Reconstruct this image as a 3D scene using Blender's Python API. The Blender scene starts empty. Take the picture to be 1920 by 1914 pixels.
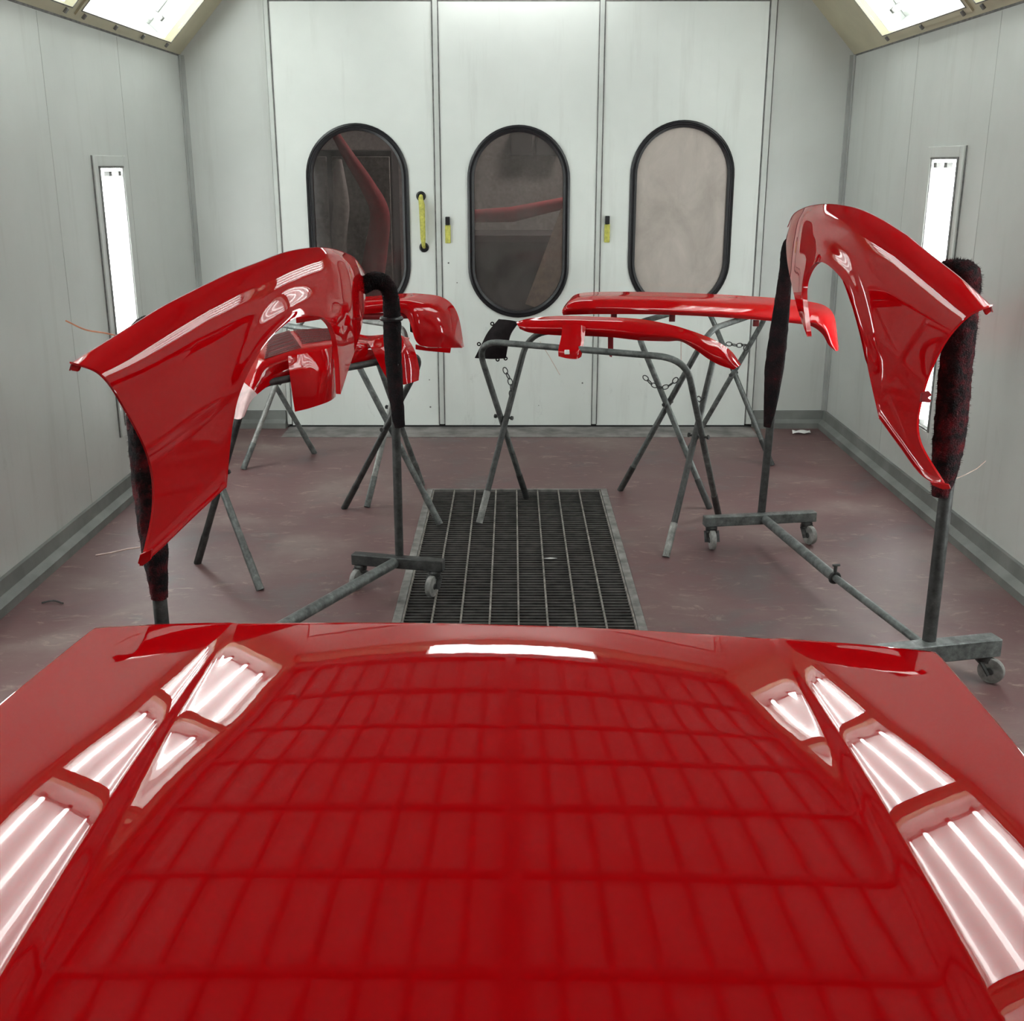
import bpy, bmesh, math, random
from math import sin, cos, pi, radians, atan2, sqrt
from mathutils import Vector, Matrix, noise

random.seed(4)
V = Vector
scene = bpy.context.scene
COL = scene.collection

# ------------------------------------------------------------------ camera, world, exposure
F_PX, PITCH, EYE = 2120.0, radians(17.0), 1.637
cam_d = bpy.data.cameras.new('camera')
cam_d.sensor_fit = 'HORIZONTAL'
cam_d.sensor_width = 36.0
cam_d.lens = F_PX / 1920.0 * 36.0
cam_d.clip_start = 0.02
cam = bpy.data.objects.new('camera', cam_d)
cam.location = (0, 0, EYE)
cam.rotation_euler = (pi / 2 - PITCH, 0, 0)
COL.objects.link(cam)
scene.camera = cam

world = bpy.data.worlds.new('world')
scene.world = world
world.use_nodes = True
world.node_tree.nodes['Background'].inputs[0].default_value = (0.55, 0.6, 0.62, 1)
world.node_tree.nodes['Background'].inputs[1].default_value = 0.02

vs = scene.view_settings
vs.view_transform = 'Standard'
vs.look = 'None'
vs.gamma = 1.0
vs.use_curve_mapping = False
vs.exposure = 0.0

PANEL_E, TUBE_E, SIDE_E = 1.8, 12.0, 9.0      # emission of light box panels, tubes, wall light panels

# ------------------------------------------------------------------ measuring helpers
def ray(px, py):
    b = (py - 957.0) / F_PX
    return V(((px - 960.0) / F_PX, cos(PITCH) - b * sin(PITCH), -sin(PITCH) - b * cos(PITCH)))

def at_y(px, py, Y):
    r = ray(px, py); t = Y / r.y
    return V((r.x * t, Y, EYE + r.z * t))

def at_z(px, py, Z):
    r = ray(px, py); t = (Z - EYE) / r.z
    return V((r.x * t, r.y * t, Z))

def at_plane(px, py, n, c):
    r = ray(px, py); t = (c - n.z * EYE) / r.dot(n)
    return V((r.x * t, r.y * t, EYE + r.z * t))

# ------------------------------------------------------------------ materials
def nodes_of(name):
    m = bpy.data.materials.new(name)
    m.use_nodes = True
    nt = m.node_tree
    return m, nt, nt.nodes['Principled BSDF'], nt.nodes, nt.links

def coord(nt, scale=(1, 1, 1)):
    g = nt.nodes.new('ShaderNodeNewGeometry')
    mp = nt.nodes.new('ShaderNodeMapping')
    mp.inputs['Scale'].default_value = scale
    nt.links.new(g.outputs['Position'], mp.inputs['Vector'])
    return mp.outputs['Vector']

def noise_node(nt, vec, scale, detail=5, rough=0.55, dist=0.0):
    n = nt.nodes.new('ShaderNodeTexNoise')
    n.inputs['Scale'].default_value = scale
    n.inputs['Detail'].default_value = detail
    n.inputs['Roughness'].default_value = rough
    n.inputs['Distortion'].default_value = dist
    nt.links.new(vec, n.inputs['Vector'])
    return n.outputs['Fac']

def ramp(nt, fac, stops):
    r = nt.nodes.new('ShaderNodeValToRGB')
    e = r.color_ramp.elements
    e[0].position, e[0].color = stops[0][0], (*stops[0][1], 1)
    e[1].position, e[1].color = stops[-1][0], (*stops[-1][1], 1)
    for p, c in stops[1:-1]:
        k = e.new(p); k.color = (*c, 1)
    nt.links.new(fac, r.inputs['Fac'])
    return r.outputs['Color']

def mixc(nt, fac, a, b, mode='MIX'):
    m = nt.nodes.new('ShaderNodeMix')
    m.data_type = 'RGBA'; m.blend_type = mode
    if isinstance(fac, float): m.inputs['Factor'].default_value = fac
    else: nt.links.new(fac, m.inputs['Factor'])
    for sock, v in ((m.inputs['A'], a), (m.inputs['B'], b)):
        if isinstance(v, tuple): sock.default_value = (*v, 1)
        else: nt.links.new(v, sock)
    return m.outputs['Result']

def bump(nt, bsdf, h, strength, dist=0.01, coat=False):
    b = nt.nodes.new('ShaderNodeBump')
    b.inputs['Strength'].default_value = strength
    b.inputs['Distance'].default_value = dist
    nt.links.new(h, b.inputs['Height'])
    nt.links.new(b.outputs['Normal'], bsdf.inputs['Normal'])
    if coat: nt.links.new(b.outputs['Normal'], bsdf.inputs['Coat Normal'])

def simple(name, col, rough=0.5, metal=0.0, var=0.12, nscale=30, bmp=0.0, spec=0.5):
    m, nt, b, N, L = nodes_of(name)
    f = noise_node(nt, coord(nt), nscale)
    lo = tuple(max(0, c * (1 - var * 2)) for c in col); hi = tuple(min(1, c * (1 + var * 2)) for c in col)
    L.new(ramp(nt, f, [(0.3, lo), (0.7, hi)]), b.inputs['Base Color'])
    b.inputs['Roughness'].default_value = rough
    b.inputs['Metallic'].default_value = metal
    b.inputs['Specular IOR Level'].default_value = spec
    if bmp: bump(nt, b, f, bmp)
    return m

def red_paint(name='red_gloss_paint', col=(0.42, 0.0004, 0.0022), wave=0.0):
    m, nt, b, N, L = nodes_of(name)
    v = coord(nt)
    b.inputs['Base Color'].default_value = (*col, 1)
    b.inputs['Roughness'].default_value = 0.35
    b.inputs['Specular IOR Level'].default_value = 0.0
    b.inputs['Coat Weight'].default_value = 1.0
    b.inputs['Coat Roughness'].default_value = 0.005
    b.inputs['Coat IOR'].default_value = 1.53
    f = noise_node(nt, v, 26, 2, 0.4)
    bm_ = nt.nodes.new('ShaderNodeBump')
    bm_.inputs['Strength'].default_value = 0.016 + wave
    bm_.inputs['Distance'].default_value = 0.002
    L.new(f, bm_.inputs['Height'])
    L.new(bm_.outputs['Normal'], b.inputs['Coat Normal'])
    return m

def emitter(name, col, e):
    m, nt, b, N, L = nodes_of(name)
    b.inputs['Base Color'].default_value = (0.8, 0.8, 0.8, 1)
    b.inputs['Emission Color'].default_value = (*col, 1)
    b.inputs['Emission Strength'].default_value = e
    return m

def wall_mat(name, col, seams=None):
    m, nt, b, N, L = nodes_of(name)
    v = coord(nt)
    f1 = noise_node(nt, v, 1.3, 4, 0.6)
    c = ramp(nt, f1, [(0.3, tuple(x * 0.93 for x in col)), (0.7, tuple(min(1, x * 1.05) for x in col))])
    # vertical smears
    f2 = noise_node(nt, coord(nt, (9, 9, 0.8)), 1.0, 6, 0.65)
    s = ramp(nt, f2, [(0.55, (1, 1, 1)), (0.8, (0.86, 0.85, 0.84))])
    c = mixc(nt, 1.0, c, s, 'MULTIPLY')
    # grime: small scuffs, more of them low on the wall
    f3 = noise_node(nt, coord(nt, (3, 3, 1.5)), 3.0, 9, 0.75, 0.6)
    sc = ramp(nt, f3, [(0.60, (0, 0, 0)), (0.78, (1, 1, 1))])
    g = nt.nodes.new('ShaderNodeNewGeometry'); sx = nt.nodes.new('ShaderNodeSeparateXYZ')
    L.new(g.outputs['Position'], sx.inputs[0])
    mr = nt.nodes.new('ShaderNodeMapRange')
    mr.inputs['From Min'].default_value = 1.2; mr.inputs['From Max'].default_value = 0.05
    mr.inputs['To Min'].default_value = 0.05; mr.inputs['To Max'].default_value = 0.9
    L.new(sx.outputs['Z'], mr.inputs['Value'])
    mm = nt.nodes.new('ShaderNodeMath'); mm.operation = 'MULTIPLY'
    L.new(sc, mm.inputs[0]); L.new(mr.outputs[0], mm.inputs[1])
    c = mixc(nt, mm.outputs[0], c, tuple(x * 0.62 for x in col))
    L.new(c, b.inputs['Base Color'])
    b.inputs['Roughness'].default_value = 0.30
    b.inputs['Specular IOR Level'].default_value = 0.45
    fb = noise_node(nt, v, 5, 2)
    bump(nt, b, fb, 0.12, 0.02)
    return m

def floor_mat():
    m, nt, b, N, L = nodes_of('worn_floor_paint')
    v = coord(nt)
    a = noise_node(nt, v, 1.7, 8, 0.62, 0.3)
    c = ramp(nt, a, [(0.30, (0.085, 0.058, 0.058)), (0.45, (0.120, 0.056, 0.056)), (0.56, (0.145, 0.085, 0.080)), (0.70, (0.20, 0.150, 0.135))])
    d = noise_node(nt, coord(nt, (1, 2.2, 1)), 6.5, 10, 0.72, 1.2)
    c = mixc(nt, ramp(nt, d, [(0.57, (0, 0, 0)), (0.73, (0.7, 0.7, 0.7))]), c, (0.34, 0.27, 0.22))
    e = noise_node(nt, v, 3.3, 6, 0.6)
    c = mixc(nt, ramp(nt, e, [(0.25, (0.75, 0.75, 0.75)), (0.42, (0, 0, 0))]), c, (0.085, 0.075, 0.075))
    L.new(c, b.inputs['Base Color'])
    L.new(ramp(nt, a, [(0.3, (0.42,) * 3), (0.7, (0.62,) * 3)]), b.inputs['Roughness'])
    bump(nt, b, d, 0.25, 0.004)
    return m

def pane_mat(name, dust, amount, tint, rough=0.08):
    m, nt, b, N, L = nodes_of(name)
    N.remove(b)
    out = N['Material Output']
    tr = N.new('ShaderNodeBsdfTransparent'); tr.inputs[0].default_value = (*tint, 1)
    df = N.new('ShaderNodeBsdfDiffuse'); df.inputs[0].default_value = (*dust, 1)
    gl = N.new('ShaderNodeBsdfGlossy'); gl.inputs['Roughness'].default_value = rough
    gl.inputs[0].default_value = (0.9, 0.9, 0.9, 1)
    f = noise_node(nt, coord(nt, (2.0, 1, 1.2)), 2.2, 7, 0.65, 0.5)
    r = ramp(nt, f, [(0.3, (max(0, amount - 0.12),) * 3), (0.75, (min(1, amount + 0.16),) * 3)])
    mx = N.new('ShaderNodeMixShader'); L.new(r, mx.inputs[0]); L.new(tr.outputs[0], mx.inputs[1]); L.new(df.outputs[0], mx.inputs[2])
    fr = N.new('ShaderNodeFresnel'); fr.inputs[0].default_value = 1.45
    m2 = N.new('ShaderNodeMixShader'); L.new(fr.outputs[0], m2.inputs[0]); L.new(mx.outputs[0], m2.inputs[1]); L.new(gl.outputs[0], m2.inputs[2])
    L.new(m2.outputs[0], out.inputs[0])
    return m

def cover_glass():
    m, nt, b, N, L = nodes_of('light_box_glass')
    N.remove(b)
    tr = N.new('ShaderNodeBsdfTransparent'); tr.inputs[0].default_value = (0.95, 0.97, 0.96, 1)
    gl = N.new('ShaderNodeBsdfGlossy'); gl.inputs['Roughness'].default_value = 0.05
    mx = N.new('ShaderNodeMixShader'); mx.inputs[0].default_value = 0.05
    L.new(tr.outputs[0], mx.inputs[1]); L.new(gl.outputs[0], mx.inputs[2])
    L.new(mx.outputs[0], N['Material Output'].inputs[0])
    return m

def foam_mat(name, red=0.35):
    m, nt, b, N, L = nodes_of(name)
    f = noise_node(nt, coord(nt), 14, 6, 0.7)
    c = ramp(nt, f, [(0.45, (0.012, 0.010, 0.011)), (0.62 + (0.35 - red) * 0.5, (0.035, 0.012, 0.014)), (0.80, (0.20, 0.006, 0.012))])
    L.new(c, b.inputs['Base Color'])
    b.inputs['Roughness'].default_value = 0.95
    b.inputs['Specular IOR Level'].default_value = 0.15
    bump(nt, b, noise_node(nt, coord(nt), 190, 3), 0.9, 0.01)
    return m

def steel_mat(name, a, c2, scale=24):
    m, nt, b, N, L = nodes_of(name)
    f = noise_node(nt, coord(nt), scale, 8, 0.7)
    L.new(ramp(nt, f, [(0.35, a), (0.60, c2), (0.74, tuple(min(1, x * 1.9) for x in c2))]), b.inputs['Base Color'])
    b.inputs['Metallic'].default_value = 0.25
    b.inputs['Roughness'].default_value = 0.5
    bump(nt, b, f, 0.3, 0.003)
    return m

M = {}
M['wall'] = wall_mat('grey_booth_wall', (0.55, 0.565, 0.54))
M['door'] = wall_mat('pale_door_panel', (0.735, 0.76, 0.725))
M['slope'] = simple('beige_light_housing', (0.47, 0.43, 0.30), 0.45, var=0.05, nscale=4)
M['ceil'] = simple('white_ceiling_filter', (0.20, 0.20, 0.197), 0.95, var=0.05, nscale=8, spec=0.1)
M['ceilframe'] = simple('ceiling_frame_metal', (0.035, 0.035, 0.035), 0.6)
M['seam'] = simple('dark_seam', (0.16, 0.155, 0.15), 0.7, var=0.2)
M['strip'] = simple('pale_joint_strip', (0.56, 0.58, 0.55), 0.4, var=0.06, nscale=5)
M['base'] = simple('grey_dirty_kerb', (0.17, 0.175, 0.165), 0.65, var=0.12, nscale=5, bmp=0.15)
M['floor'] = floor_mat()
M['concrete'] = simple('grey_threshold', (0.17, 0.155, 0.15), 0.6, var=0.3, nscale=7, bmp=0.2)
M['red'] = red_paint()
M['red_in'] = simple('dull_red_inside', (0.22, 0.004, 0.008), 0.45, var=0.2, nscale=15)
M['mesh'] = simple('dark_red_mesh', (0.12, 0.004, 0.006), 0.6)
M['black'] = simple('black_plastic', (0.010, 0.006, 0.007), 0.8, var=0.3, spec=0.15)
M['pale_tip'] = simple('pale_pink_reflection', (0.72, 0.52, 0.52), 0.35, var=0.08)  # whitish reflection on the bumper end, put into the colour
M['rubber'] = simple('black_rubber_gasket', (0.014, 0.013, 0.015), 0.35, var=0.15)
M['foam'] = foam_mat('black_foam_wrap', 0.2)
M['foam_red'] = foam_mat('red_dusted_foam_wrap', 0.55)
M['steel'] = steel_mat('grey_worn_steel', (0.045, 0.048, 0.046), (0.14, 0.15, 0.145))
M['dsteel'] = steel_mat('dark_worn_steel', (0.02, 0.02, 0.02), (0.06, 0.06, 0.058))
M['lsteel'] = steel_mat('pale_worn_steel', (0.12, 0.12, 0.115), (0.27, 0.265, 0.25))
M['wheel'] = simple('grey_caster_tyre', (0.22, 0.215, 0.205), 0.6, var=0.25)
M['yellow'] = simple('faded_yellow_tape', (0.52, 0.50, 0.10), 0.6, var=0.15, nscale=60)
M['grate'] = simple('dark_grate_steel', (0.045, 0.040, 0.038), 0.6, var=0.3, nscale=20)
M['gratebar'] = simple('pale_grate_bar', (0.17, 0.15, 0.135), 0.55, var=0.3, nscale=20)
M['gframe'] = simple('grate_frame', (0.17, 0.16, 0.15), 0.6, var=0.3, nscale=14, bmp=0.2)
M['pit'] = simple('dark_pit', (0.012, 0.011, 0.011), 0.9)
M['panel_e'] = emitter('light_box_reflector', (0.96, 1.0, 0.985), PANEL_E)
M['tube_e'] = emitter('fluorescent_tube', (0.97, 1.0, 0.99), TUBE_E)
M['side_e'] = emitter('wall_light_reflector', (0.92, 1.0, 0.97), SIDE_E)
M['bar_e'] = emitter('light_bar_diffuser', (0.97, 1.0, 0.99), 7.0)
M['glass'] = cover_glass()
M['white'] = simple('white_enamel', (0.75, 0.76, 0.74), 0.4, var=0.04)
M['paper'] = simple('white_paper', (0.8, 0.79, 0.76), 0.8, var=0.05)
M['orange'] = simple('orange_wire', (0.55, 0.22, 0.12), 0.5)
M['palewire'] = simple('pale_wire', (0.60, 0.45, 0.40), 0.5)
M['pane_dark'] = pane_mat('smoky_pane', (0.20, 0.17, 0.16), 0.08, (0.80, 0.76, 0.75))
M['pane_mid'] = pane_mat('lightly_dusted_pane', (0.26, 0.23, 0.22), 0.20, (0.80, 0.77, 0.75))
M['pane_dust'] = pane_mat('thickly_dusted_pane', (0.62, 0.55, 0.50), 0.66, (0.80, 0.77, 0.74), 0.35)
M['outwall'] = simple('workshop_wall', (0.30, 0.29, 0.28), 0.8)
M['outfloor'] = simple('workshop_floor', (0.09, 0.085, 0.085), 0.7)
M['darkcab'] = simple('dark_cabinet', (0.03, 0.03, 0.032), 0.6)
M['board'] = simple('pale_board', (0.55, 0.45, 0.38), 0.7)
M['dullred'] = simple('dull_red_reflection', (0.28, 0.03, 0.04), 0.8)  # red of the pane reflections, given to solid shapes

# ------------------------------------------------------------------ mesh building
class MB:
    def __init__(s):
        s.v, s.f = [], []
    def add(s, vs, fs):
        o = len(s.v)
        s.v += [V(p) for p in vs]
        s.f += [tuple(i + o for i in f) for f in fs]
        return s
    def box(s, c, d, rot=None):
        c = V(c); R = rot.to_3x3() if rot else None
        pts = []
        for z in (-1, 1):
            for x, y in ((-1, -1), (1, -1), (1, 1), (-1, 1)):
                p = V((x * d[0] / 2, y * d[1] / 2, z * d[2] / 2))
                pts.append(c + (R @ p if R else p))
        return s.add(pts, [(3, 2, 1, 0), (4, 5, 6, 7), (0, 1, 5, 4), (1, 2, 6, 5), (2, 3, 7, 6), (3, 0, 4, 7)])
    def bbox(s, a, b):
        a, b = V(a), V(b)
        return s.box((a + b) / 2, [abs(b[i] - a[i]) for i in range(3)])
    def beam(s, a, b, w, h, up=V((0, 0, 1))):
        a, b = V(a), V(b); x = (b - a); L = x.length; x.normalize()
        y = up.cross(x).normalized(); z = x.cross(y)
        R = Matrix((x, y, z)).transposed()
        return s.box((a + b) / 2, (L, w, h), R)
    def tube(s, pts, r, n=12, cap=True, jitter=0.0):
        pts = [V(p) for p in pts]
        rs = r if isinstance(r, (list, tuple)) else [r] * len(pts)
        t0 = (pts[1] - pts[0]).normalized()
        u = t0.orthogonal().normalized()
        vs = []; prev = t0
        for i, p in enumerate(pts):
            if i == 0: t = t0
            elif i == len(pts) - 1: t = (pts[i] - pts[i - 1]).normalized()
            else: t = ((pts[i + 1] - p).normalized() + (p - pts[i - 1]).normalized()).normalized()
            q = prev.rotation_difference(t); u = (q @ u).normalized(); prev = t
            w = t.cross(u).normalized()
            for k in range(n):
                a = 2 * pi * k / n
                rr = rs[i] * (1 + (random.uniform(-1, 1) * jitter if jitter else 0))
                vs.append(p + (u * cos(a) + w * sin(a)) * rr)
        fs = []
        for i in range(len(pts) - 1):
            for k in range(n):
                fs.append((i * n + k, i * n + (k + 1) % n, (i + 1) * n + (k + 1) % n, (i + 1) * n + k))
        if cap:
            fs.append(tuple(range(n))[::-1]); fs.append(tuple((len(pts) - 1) * n + k for k in range(n)))
        return s.add(vs, fs)
    def lathe(s, c, axis, prof, n=24):
        """prof: list of (radius, offset along axis)"""
        c, ax = V(c), V(axis).normalized()
        u = ax.orthogonal().normalized(); w = ax.cross(u)
        vs = []
        for r, h in prof:
            for k in range(n):
                a = 2 * pi * k / n
                vs.append(c + ax * h + (u * cos(a) + w * sin(a)) * r)
        m = len(prof); fs = []
        for i in range(m - 1):
            for k in range(n):
                fs.append((i * n + k, i * n + (k + 1) % n, (i + 1) * n + (k + 1) % n, (i + 1) * n + k))
        fs.append(tuple(range(n))[::-1]); fs.append(tuple((m - 1) * n + k for k in range(n)))
        return s.add(vs, fs)
    def torus(s, c, axis, R, r, n=20, m=8, stretch=1.0, sdir=None):
        c, ax = V(c), V(axis).normalized()
        u = V(sdir).normalized() if sdir is not None else ax.orthogonal().normalized()
        w = ax.cross(u).normalized()
        pts = []
        for i in range(n):
            a = 2 * pi * i / n
            d = u * cos(a) * stretch + w * sin(a)
            dn = (u * cos(a) + w * sin(a))
            for k in range(m):
                b = 2 * pi * k / m
                pts.append(c + d * R + dn * r * cos(b) + ax * r * sin(b))
        fs = [(i * m + k, ((i + 1) % n) * m + k, ((i + 1) % n) * m + (k + 1) % m, i * m + (k + 1) % m) for i in range(n) for k in range(m)]
        return s.add(pts, fs)
    def build(s, name, mat, parent=None, smooth=40, bevel=0.0, loc=None):
        me = bpy.data.meshes.new(name)
        off = V((0, 0, 0))
        p = parent
        while p is not None:
            off += V(p.location); p = p.parent
        if parent is None and loc is not None: off = V(loc)
        me.from_pydata([tuple(q - off) for q in s.v], [], s.f)
        bm = bmesh.new(); bm.from_mesh(me)
        bmesh.ops.recalc_face_normals(bm, faces=bm.faces)
        bm.to_mesh(me); bm.free()
        if smooth:
            for pl in me.polygons: pl.use_smooth = True
            me.set_sharp_from_angle(angle=radians(smooth))
        me.materials.append(M[mat] if isinstance(mat, str) else mat)
        o = bpy.data.objects.new(name, me)
        COL.objects.link(o)
        if parent is not None: o.parent = parent
        elif loc is not None: o.location = loc
        if bevel:
            b = o.modifiers.new('bevel', 'BEVEL'); b.width = bevel; b.segments = 2; b.limit_method = 'ANGLE'
        return o

def cr(p0, p1, p2, p3, t):
    return 0.5 * ((2 * p1) + (p2 - p0) * t + (2 * p0 - 5 * p1 + 4 * p2 - p3) * t * t + (3 * p1 - p0 - 3 * p2 + p3) * t ** 3)

def spline(pts, n):
    """n samples per segment through the points"""
    out = []
    m = len(pts)
    for i in range(m - 1):
        p0 = pts[i - 1] if i else pts[0] * 2 - pts[1]
        p3 = pts[i + 2] if i + 2 < m else pts[-1] * 2 - pts[-2]
        for k in range(n):
            out.append(cr(p0, pts[i], pts[i + 1], p3, k / n))
    out.append(pts[-1].copy())
    return out

def sheet_grid(keys, nu=6, nv=5):
    rows = [spline(k, nv) for k in keys]           # each key column densified
    cols = list(zip(*rows))
    dense = [spline(list(c), nu) for c in cols]     # [v][u]
    return dense

def sheet(mb, grid, t, side=1):
    nv, nu = len(grid), len(grid[0])
    nrm = []
    for j in range(nv):
        rr = []
        for i in range(nu):
            a = grid[j][min(i + 1, nu - 1)] - grid[j][max(i - 1, 0)]
            b = grid[min(j + 1, nv - 1)][i] - grid[max(j - 1, 0)][i]
            n = a.cross(b)
            rr.append(n.normalized() if n.length > 1e-9 else V((0, -1, 0)))
        nrm.append(rr)
    vs = [grid[j][i] for j in range(nv) for i in range(nu)] + [grid[j][i] + nrm[j][i] * t * side for j in range(nv) for i in range(nu)]
    N = nv * nu; fs = []
    for j in range(nv - 1):
        for i in range(nu - 1):
            a = j * nu + i
            fs.append((a, a + 1, a + nu + 1, a + nu))
            fs.append((N + a + nu, N + a + nu + 1, N + a + 1, N + a))
    for i in range(nu - 1):
        fs.append((i, N + i, N + i + 1, i + 1))
        a = (nv - 1) * nu + i
        fs.append((a, a + 1, N + a + 1, N + a))
    for j in range(nv - 1):
        a = j * nu; fs.append((a, a + nu, N + a + nu, N + a))
        a = j * nu + nu - 1; fs.append((a, N + a, N + a + nu, a + nu))
    mb.add(vs, fs)
    return mb

def thing(name, loc, label, cat, group=None):
    o = bpy.data.objects.new(name, None)
    o.empty_display_size = 0.1
    o.location = loc
    COL.objects.link(o)
    o['label'] = label; o['category'] = cat
    if group: o['group'] = group
    return o

def tag(o, label, cat, group=None):
    o['label'] = label; o['category'] = cat
    if group: o['group'] = group
    return o

def struct(o):
    o['kind'] = 'structure'
    return o

def stadium(cx, cz, w, h, n=20):
    r = w / 2; d = h / 2 - r
    pts = []
    for k in range(n + 1):
        a = pi * k / n
        pts.append((cx + r * cos(a), cz + d + r * sin(a)))
    for k in range(n + 1):
        a = pi + pi * k / n
        pts.append((cx + r * cos(a), cz - d + r * sin(a)))
    return pts

# ------------------------------------------------------------------ the booth
XL, XR, YB, YF = -1.98, 2.04, 7.226, -1.3
XC = (XL + XR) / 2
ZW, ZC, ZD = 2.26, 2.80, 2.565           # wall top, ceiling, door top
SX = 0.50                                 # horizontal run of the sloped light panels
CLX, CRX = XL + SX, XR - SX
GX0, GX1, GY0, GY1 = -0.415, 0.465, 2.5, 5.72   # floor drain opening

fl = MB()
fl.bbox((XL - 0.1, YF, -0.06), (GX0 - 0.035, YB, 0))
fl.bbox((GX1 + 0.035, YF, -0.06), (XR + 0.1, YB, 0))
fl.bbox((GX0 - 0.035, GY1 + 0.02, -0.06), (GX1 + 0.035, YB, 0))
fl.bbox((GX0 - 0.035, YF, -0.06), (GX1 + 0.035, GY0 - 0.02, 0))
floor = struct(fl.build('floor', 'floor'))
th = MB().bbox((-1.45, YB - 0.30, 0.0), (1.55, YB, 0.003))
struct(th.build('trim_1', 'concrete'))
pit = MB()
pit.bbox((GX0 - 0.05, GY0 - 0.05, -0.45), (GX1 + 0.05, GY1 + 0.05, -0.43))
for x in (GX0 - 0.05, GX1 + 0.05): pit.bbox((x - 0.01, GY0 - 0.05, -0.43), (x + 0.01, GY1 + 0.05, -0.061))
for y in (GY0 - 0.05, GY1 + 0.05): pit.bbox((GX0 - 0.05, y - 0.01, -0.43), (GX1 + 0.05, y + 0.01, -0.061))
struct(pit.build('floor', 'pit'))

def side_wall(name, x, sgn):
    w = MB().bbox((x, YF, 0), (x + sgn * 0.06, YB, ZW))
    o = struct(w.build(name, 'wall'))
    s = MB()
    y = YB - 1.12
    while y > YF:
        s.bbox((x - sgn * 0.001, y - 0.002, 0.11), (x + sgn * 0.01, y + 0.002, ZW - 0.01))
        y -= 1.0
    s.build('panel_seam', M['seam_faint'], o)
    return o
M['seam_light'] = simple('faint_seam', (0.38, 0.39, 0.375), 0.6, var=0.08, nscale=4)
M['seam_faint'] = simple('very_faint_seam', (0.43, 0.44, 0.42), 0.6, var=0.1, nscale=3)
side_wall('wall_left', XL, -1)
side_wall('wall_right', XR, 1)

bw = MB()
bw.bbox((XL - 0.06, YB, 0), (-1.465, YB + 0.05, ZC + 0.05))
bw.bbox((1.565, YB, 0), (XR + 0.06, YB + 0.05, ZC + 0.05))
bw.bbox((-1.465, YB, ZD + 0.03), (1.565, YB + 0.05, ZC + 0.05))
struct(bw.build('wall_back', 'wall'))
struct(MB().bbox((XL - 0.06, YF - 0.06, 0), (XR + 0.06, YF, ZC + 0.05)).build('wall_front', 'wall'))

# ceiling: solid margins, with the filter panels between
struct(MB().bbox((CLX, YF, ZC), (CRX, YB, ZC + 0.04)).build('ceiling', 'ceil'))
cf = MB()
n_col = 18
y0, y1 = YF + 0.1, 6.88
for k in range(n_col + 1):
    x = CLX + 0.04 + (CRX - CLX - 0.08) * k / n_col
    wd = 0.045 if k in (0, n_col) else (0.07 if k == n_col // 2 else 0.016)
    cf.bbox((x - wd / 2, y0, ZC - (0.03 if wd > 0.02 else 0.012)), (x + wd / 2, y1, ZC - 0.002))
y = y1
while y > y0:
    cf.bbox((CLX + 0.02, y - 0.022, ZC - 0.032), (CRX - 0.02, y + 0.022, ZC - 0.002))
    y -= 0.68
struct(cf.build('ceiling_filter_frame', 'ceilframe'))
tm = MB().bbox((CLX, YB - 0.12, ZC - 0.05), (CRX, YB - 0.001, ZC - 0.001))
struct(tm.build('trim_2', 'slope'))

# baseboards (low kerbs)
def kerb(name, a, b, inward):
    a, b = V(a), V(b); inw = V(inward)
    prof = [(0, 0), (0.055, 0), (0.055, 0.035), (0.022, 0.055), (0.018, 0.11), (0, 0.11)]
    vs = [a + inw * p + V((0, 0, q)) for p, q in prof] + [b + inw * p + V((0, 0, q)) for p, q in prof]
    n = len(prof)
    fs = [(i, (i + 1) % n, n + (i + 1) % n, n + i) for i in range(n)] + [tuple(range(n))[::-1], tuple(range(n, 2 * n))]
    return struct(MB().add(vs, fs).build(name, 'base', smooth=0))
kerb('baseboard_left', (XL, YF, 0), (XL, YB, 0), (1, 0, 0))
kerb('baseboard_right', (XR, YF, 0), (XR, YB, 0), (-1, 0, 0))
kerb('baseboard_back_left', (XL, YB, 0), (-1.47, YB, 0), (0, -1, 0))
kerb('baseboard_back_right', (1.57, YB, 0), (XR, YB, 0), (0, -1, 0))

# corner posts and joint strips
tr = MB()
for x, s in ((XL, 1), (XR, -1)):
    tr.bbox((x, YB - 0.035, 0.11), (x + s * 0.010, YB, ZW)); tr.bbox((x, YB - 0.010, 0.11), (x + s * 0.030, YB, ZW))
struct(tr.build('trim_3', M['seam_light'], bevel=0.002))
gp = MB()
for x, s in ((XL, 1), (XR, -1)):
    gp.bbox((x, YF, ZW - 0.006), (x + s * 0.004, YB, ZW + 0.003))
struct(gp.build('trim_4', 'seam'))

# sloped panels carrying the light boxes
FIX_L = [(5.50, 6.90), (4.06, 5.40), (2.62, 3.96), (1.18, 2.52), (-0.26, 1.08)]
FIX_R = [(5.38, 6.56), (4.06, 5.28), (2.74, 3.96), (1.42, 2.64), (0.10, 1.32)]
SL = sqrt(SX ** 2 + (ZC - ZW) ** 2)
U0, U1 = 0.055, SL - 0.06           # light box span up the slope

def slope_pt(side, u, y, d=0.0):
    """u metres up the slope from the wall, d metres out of it into the room"""
    cx, cz = SX / SL, (ZC - ZW) / SL
    if side < 0:
        return V((XL + cx * u + cz * d, y, ZW + cz * u - cx * d))
    return V((XR - cx * u - cz * d, y, ZW + cz * u - cx * d))

def sbox(mb, side, u0, u1, ya, yb, d0, d1):
    vs = []
    for d in (d0, d1):
        for u, y in ((u0, ya), (u1, ya), (u1, yb), (u0, yb)):
            vs.append(slope_pt(side, u, y, d))
    return mb.add(vs, [(3, 2, 1, 0), (4, 5, 6, 7), (0, 1, 5, 4), (1, 2, 6, 5), (2, 3, 7, 6), (3, 0, 4, 7)])

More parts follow.
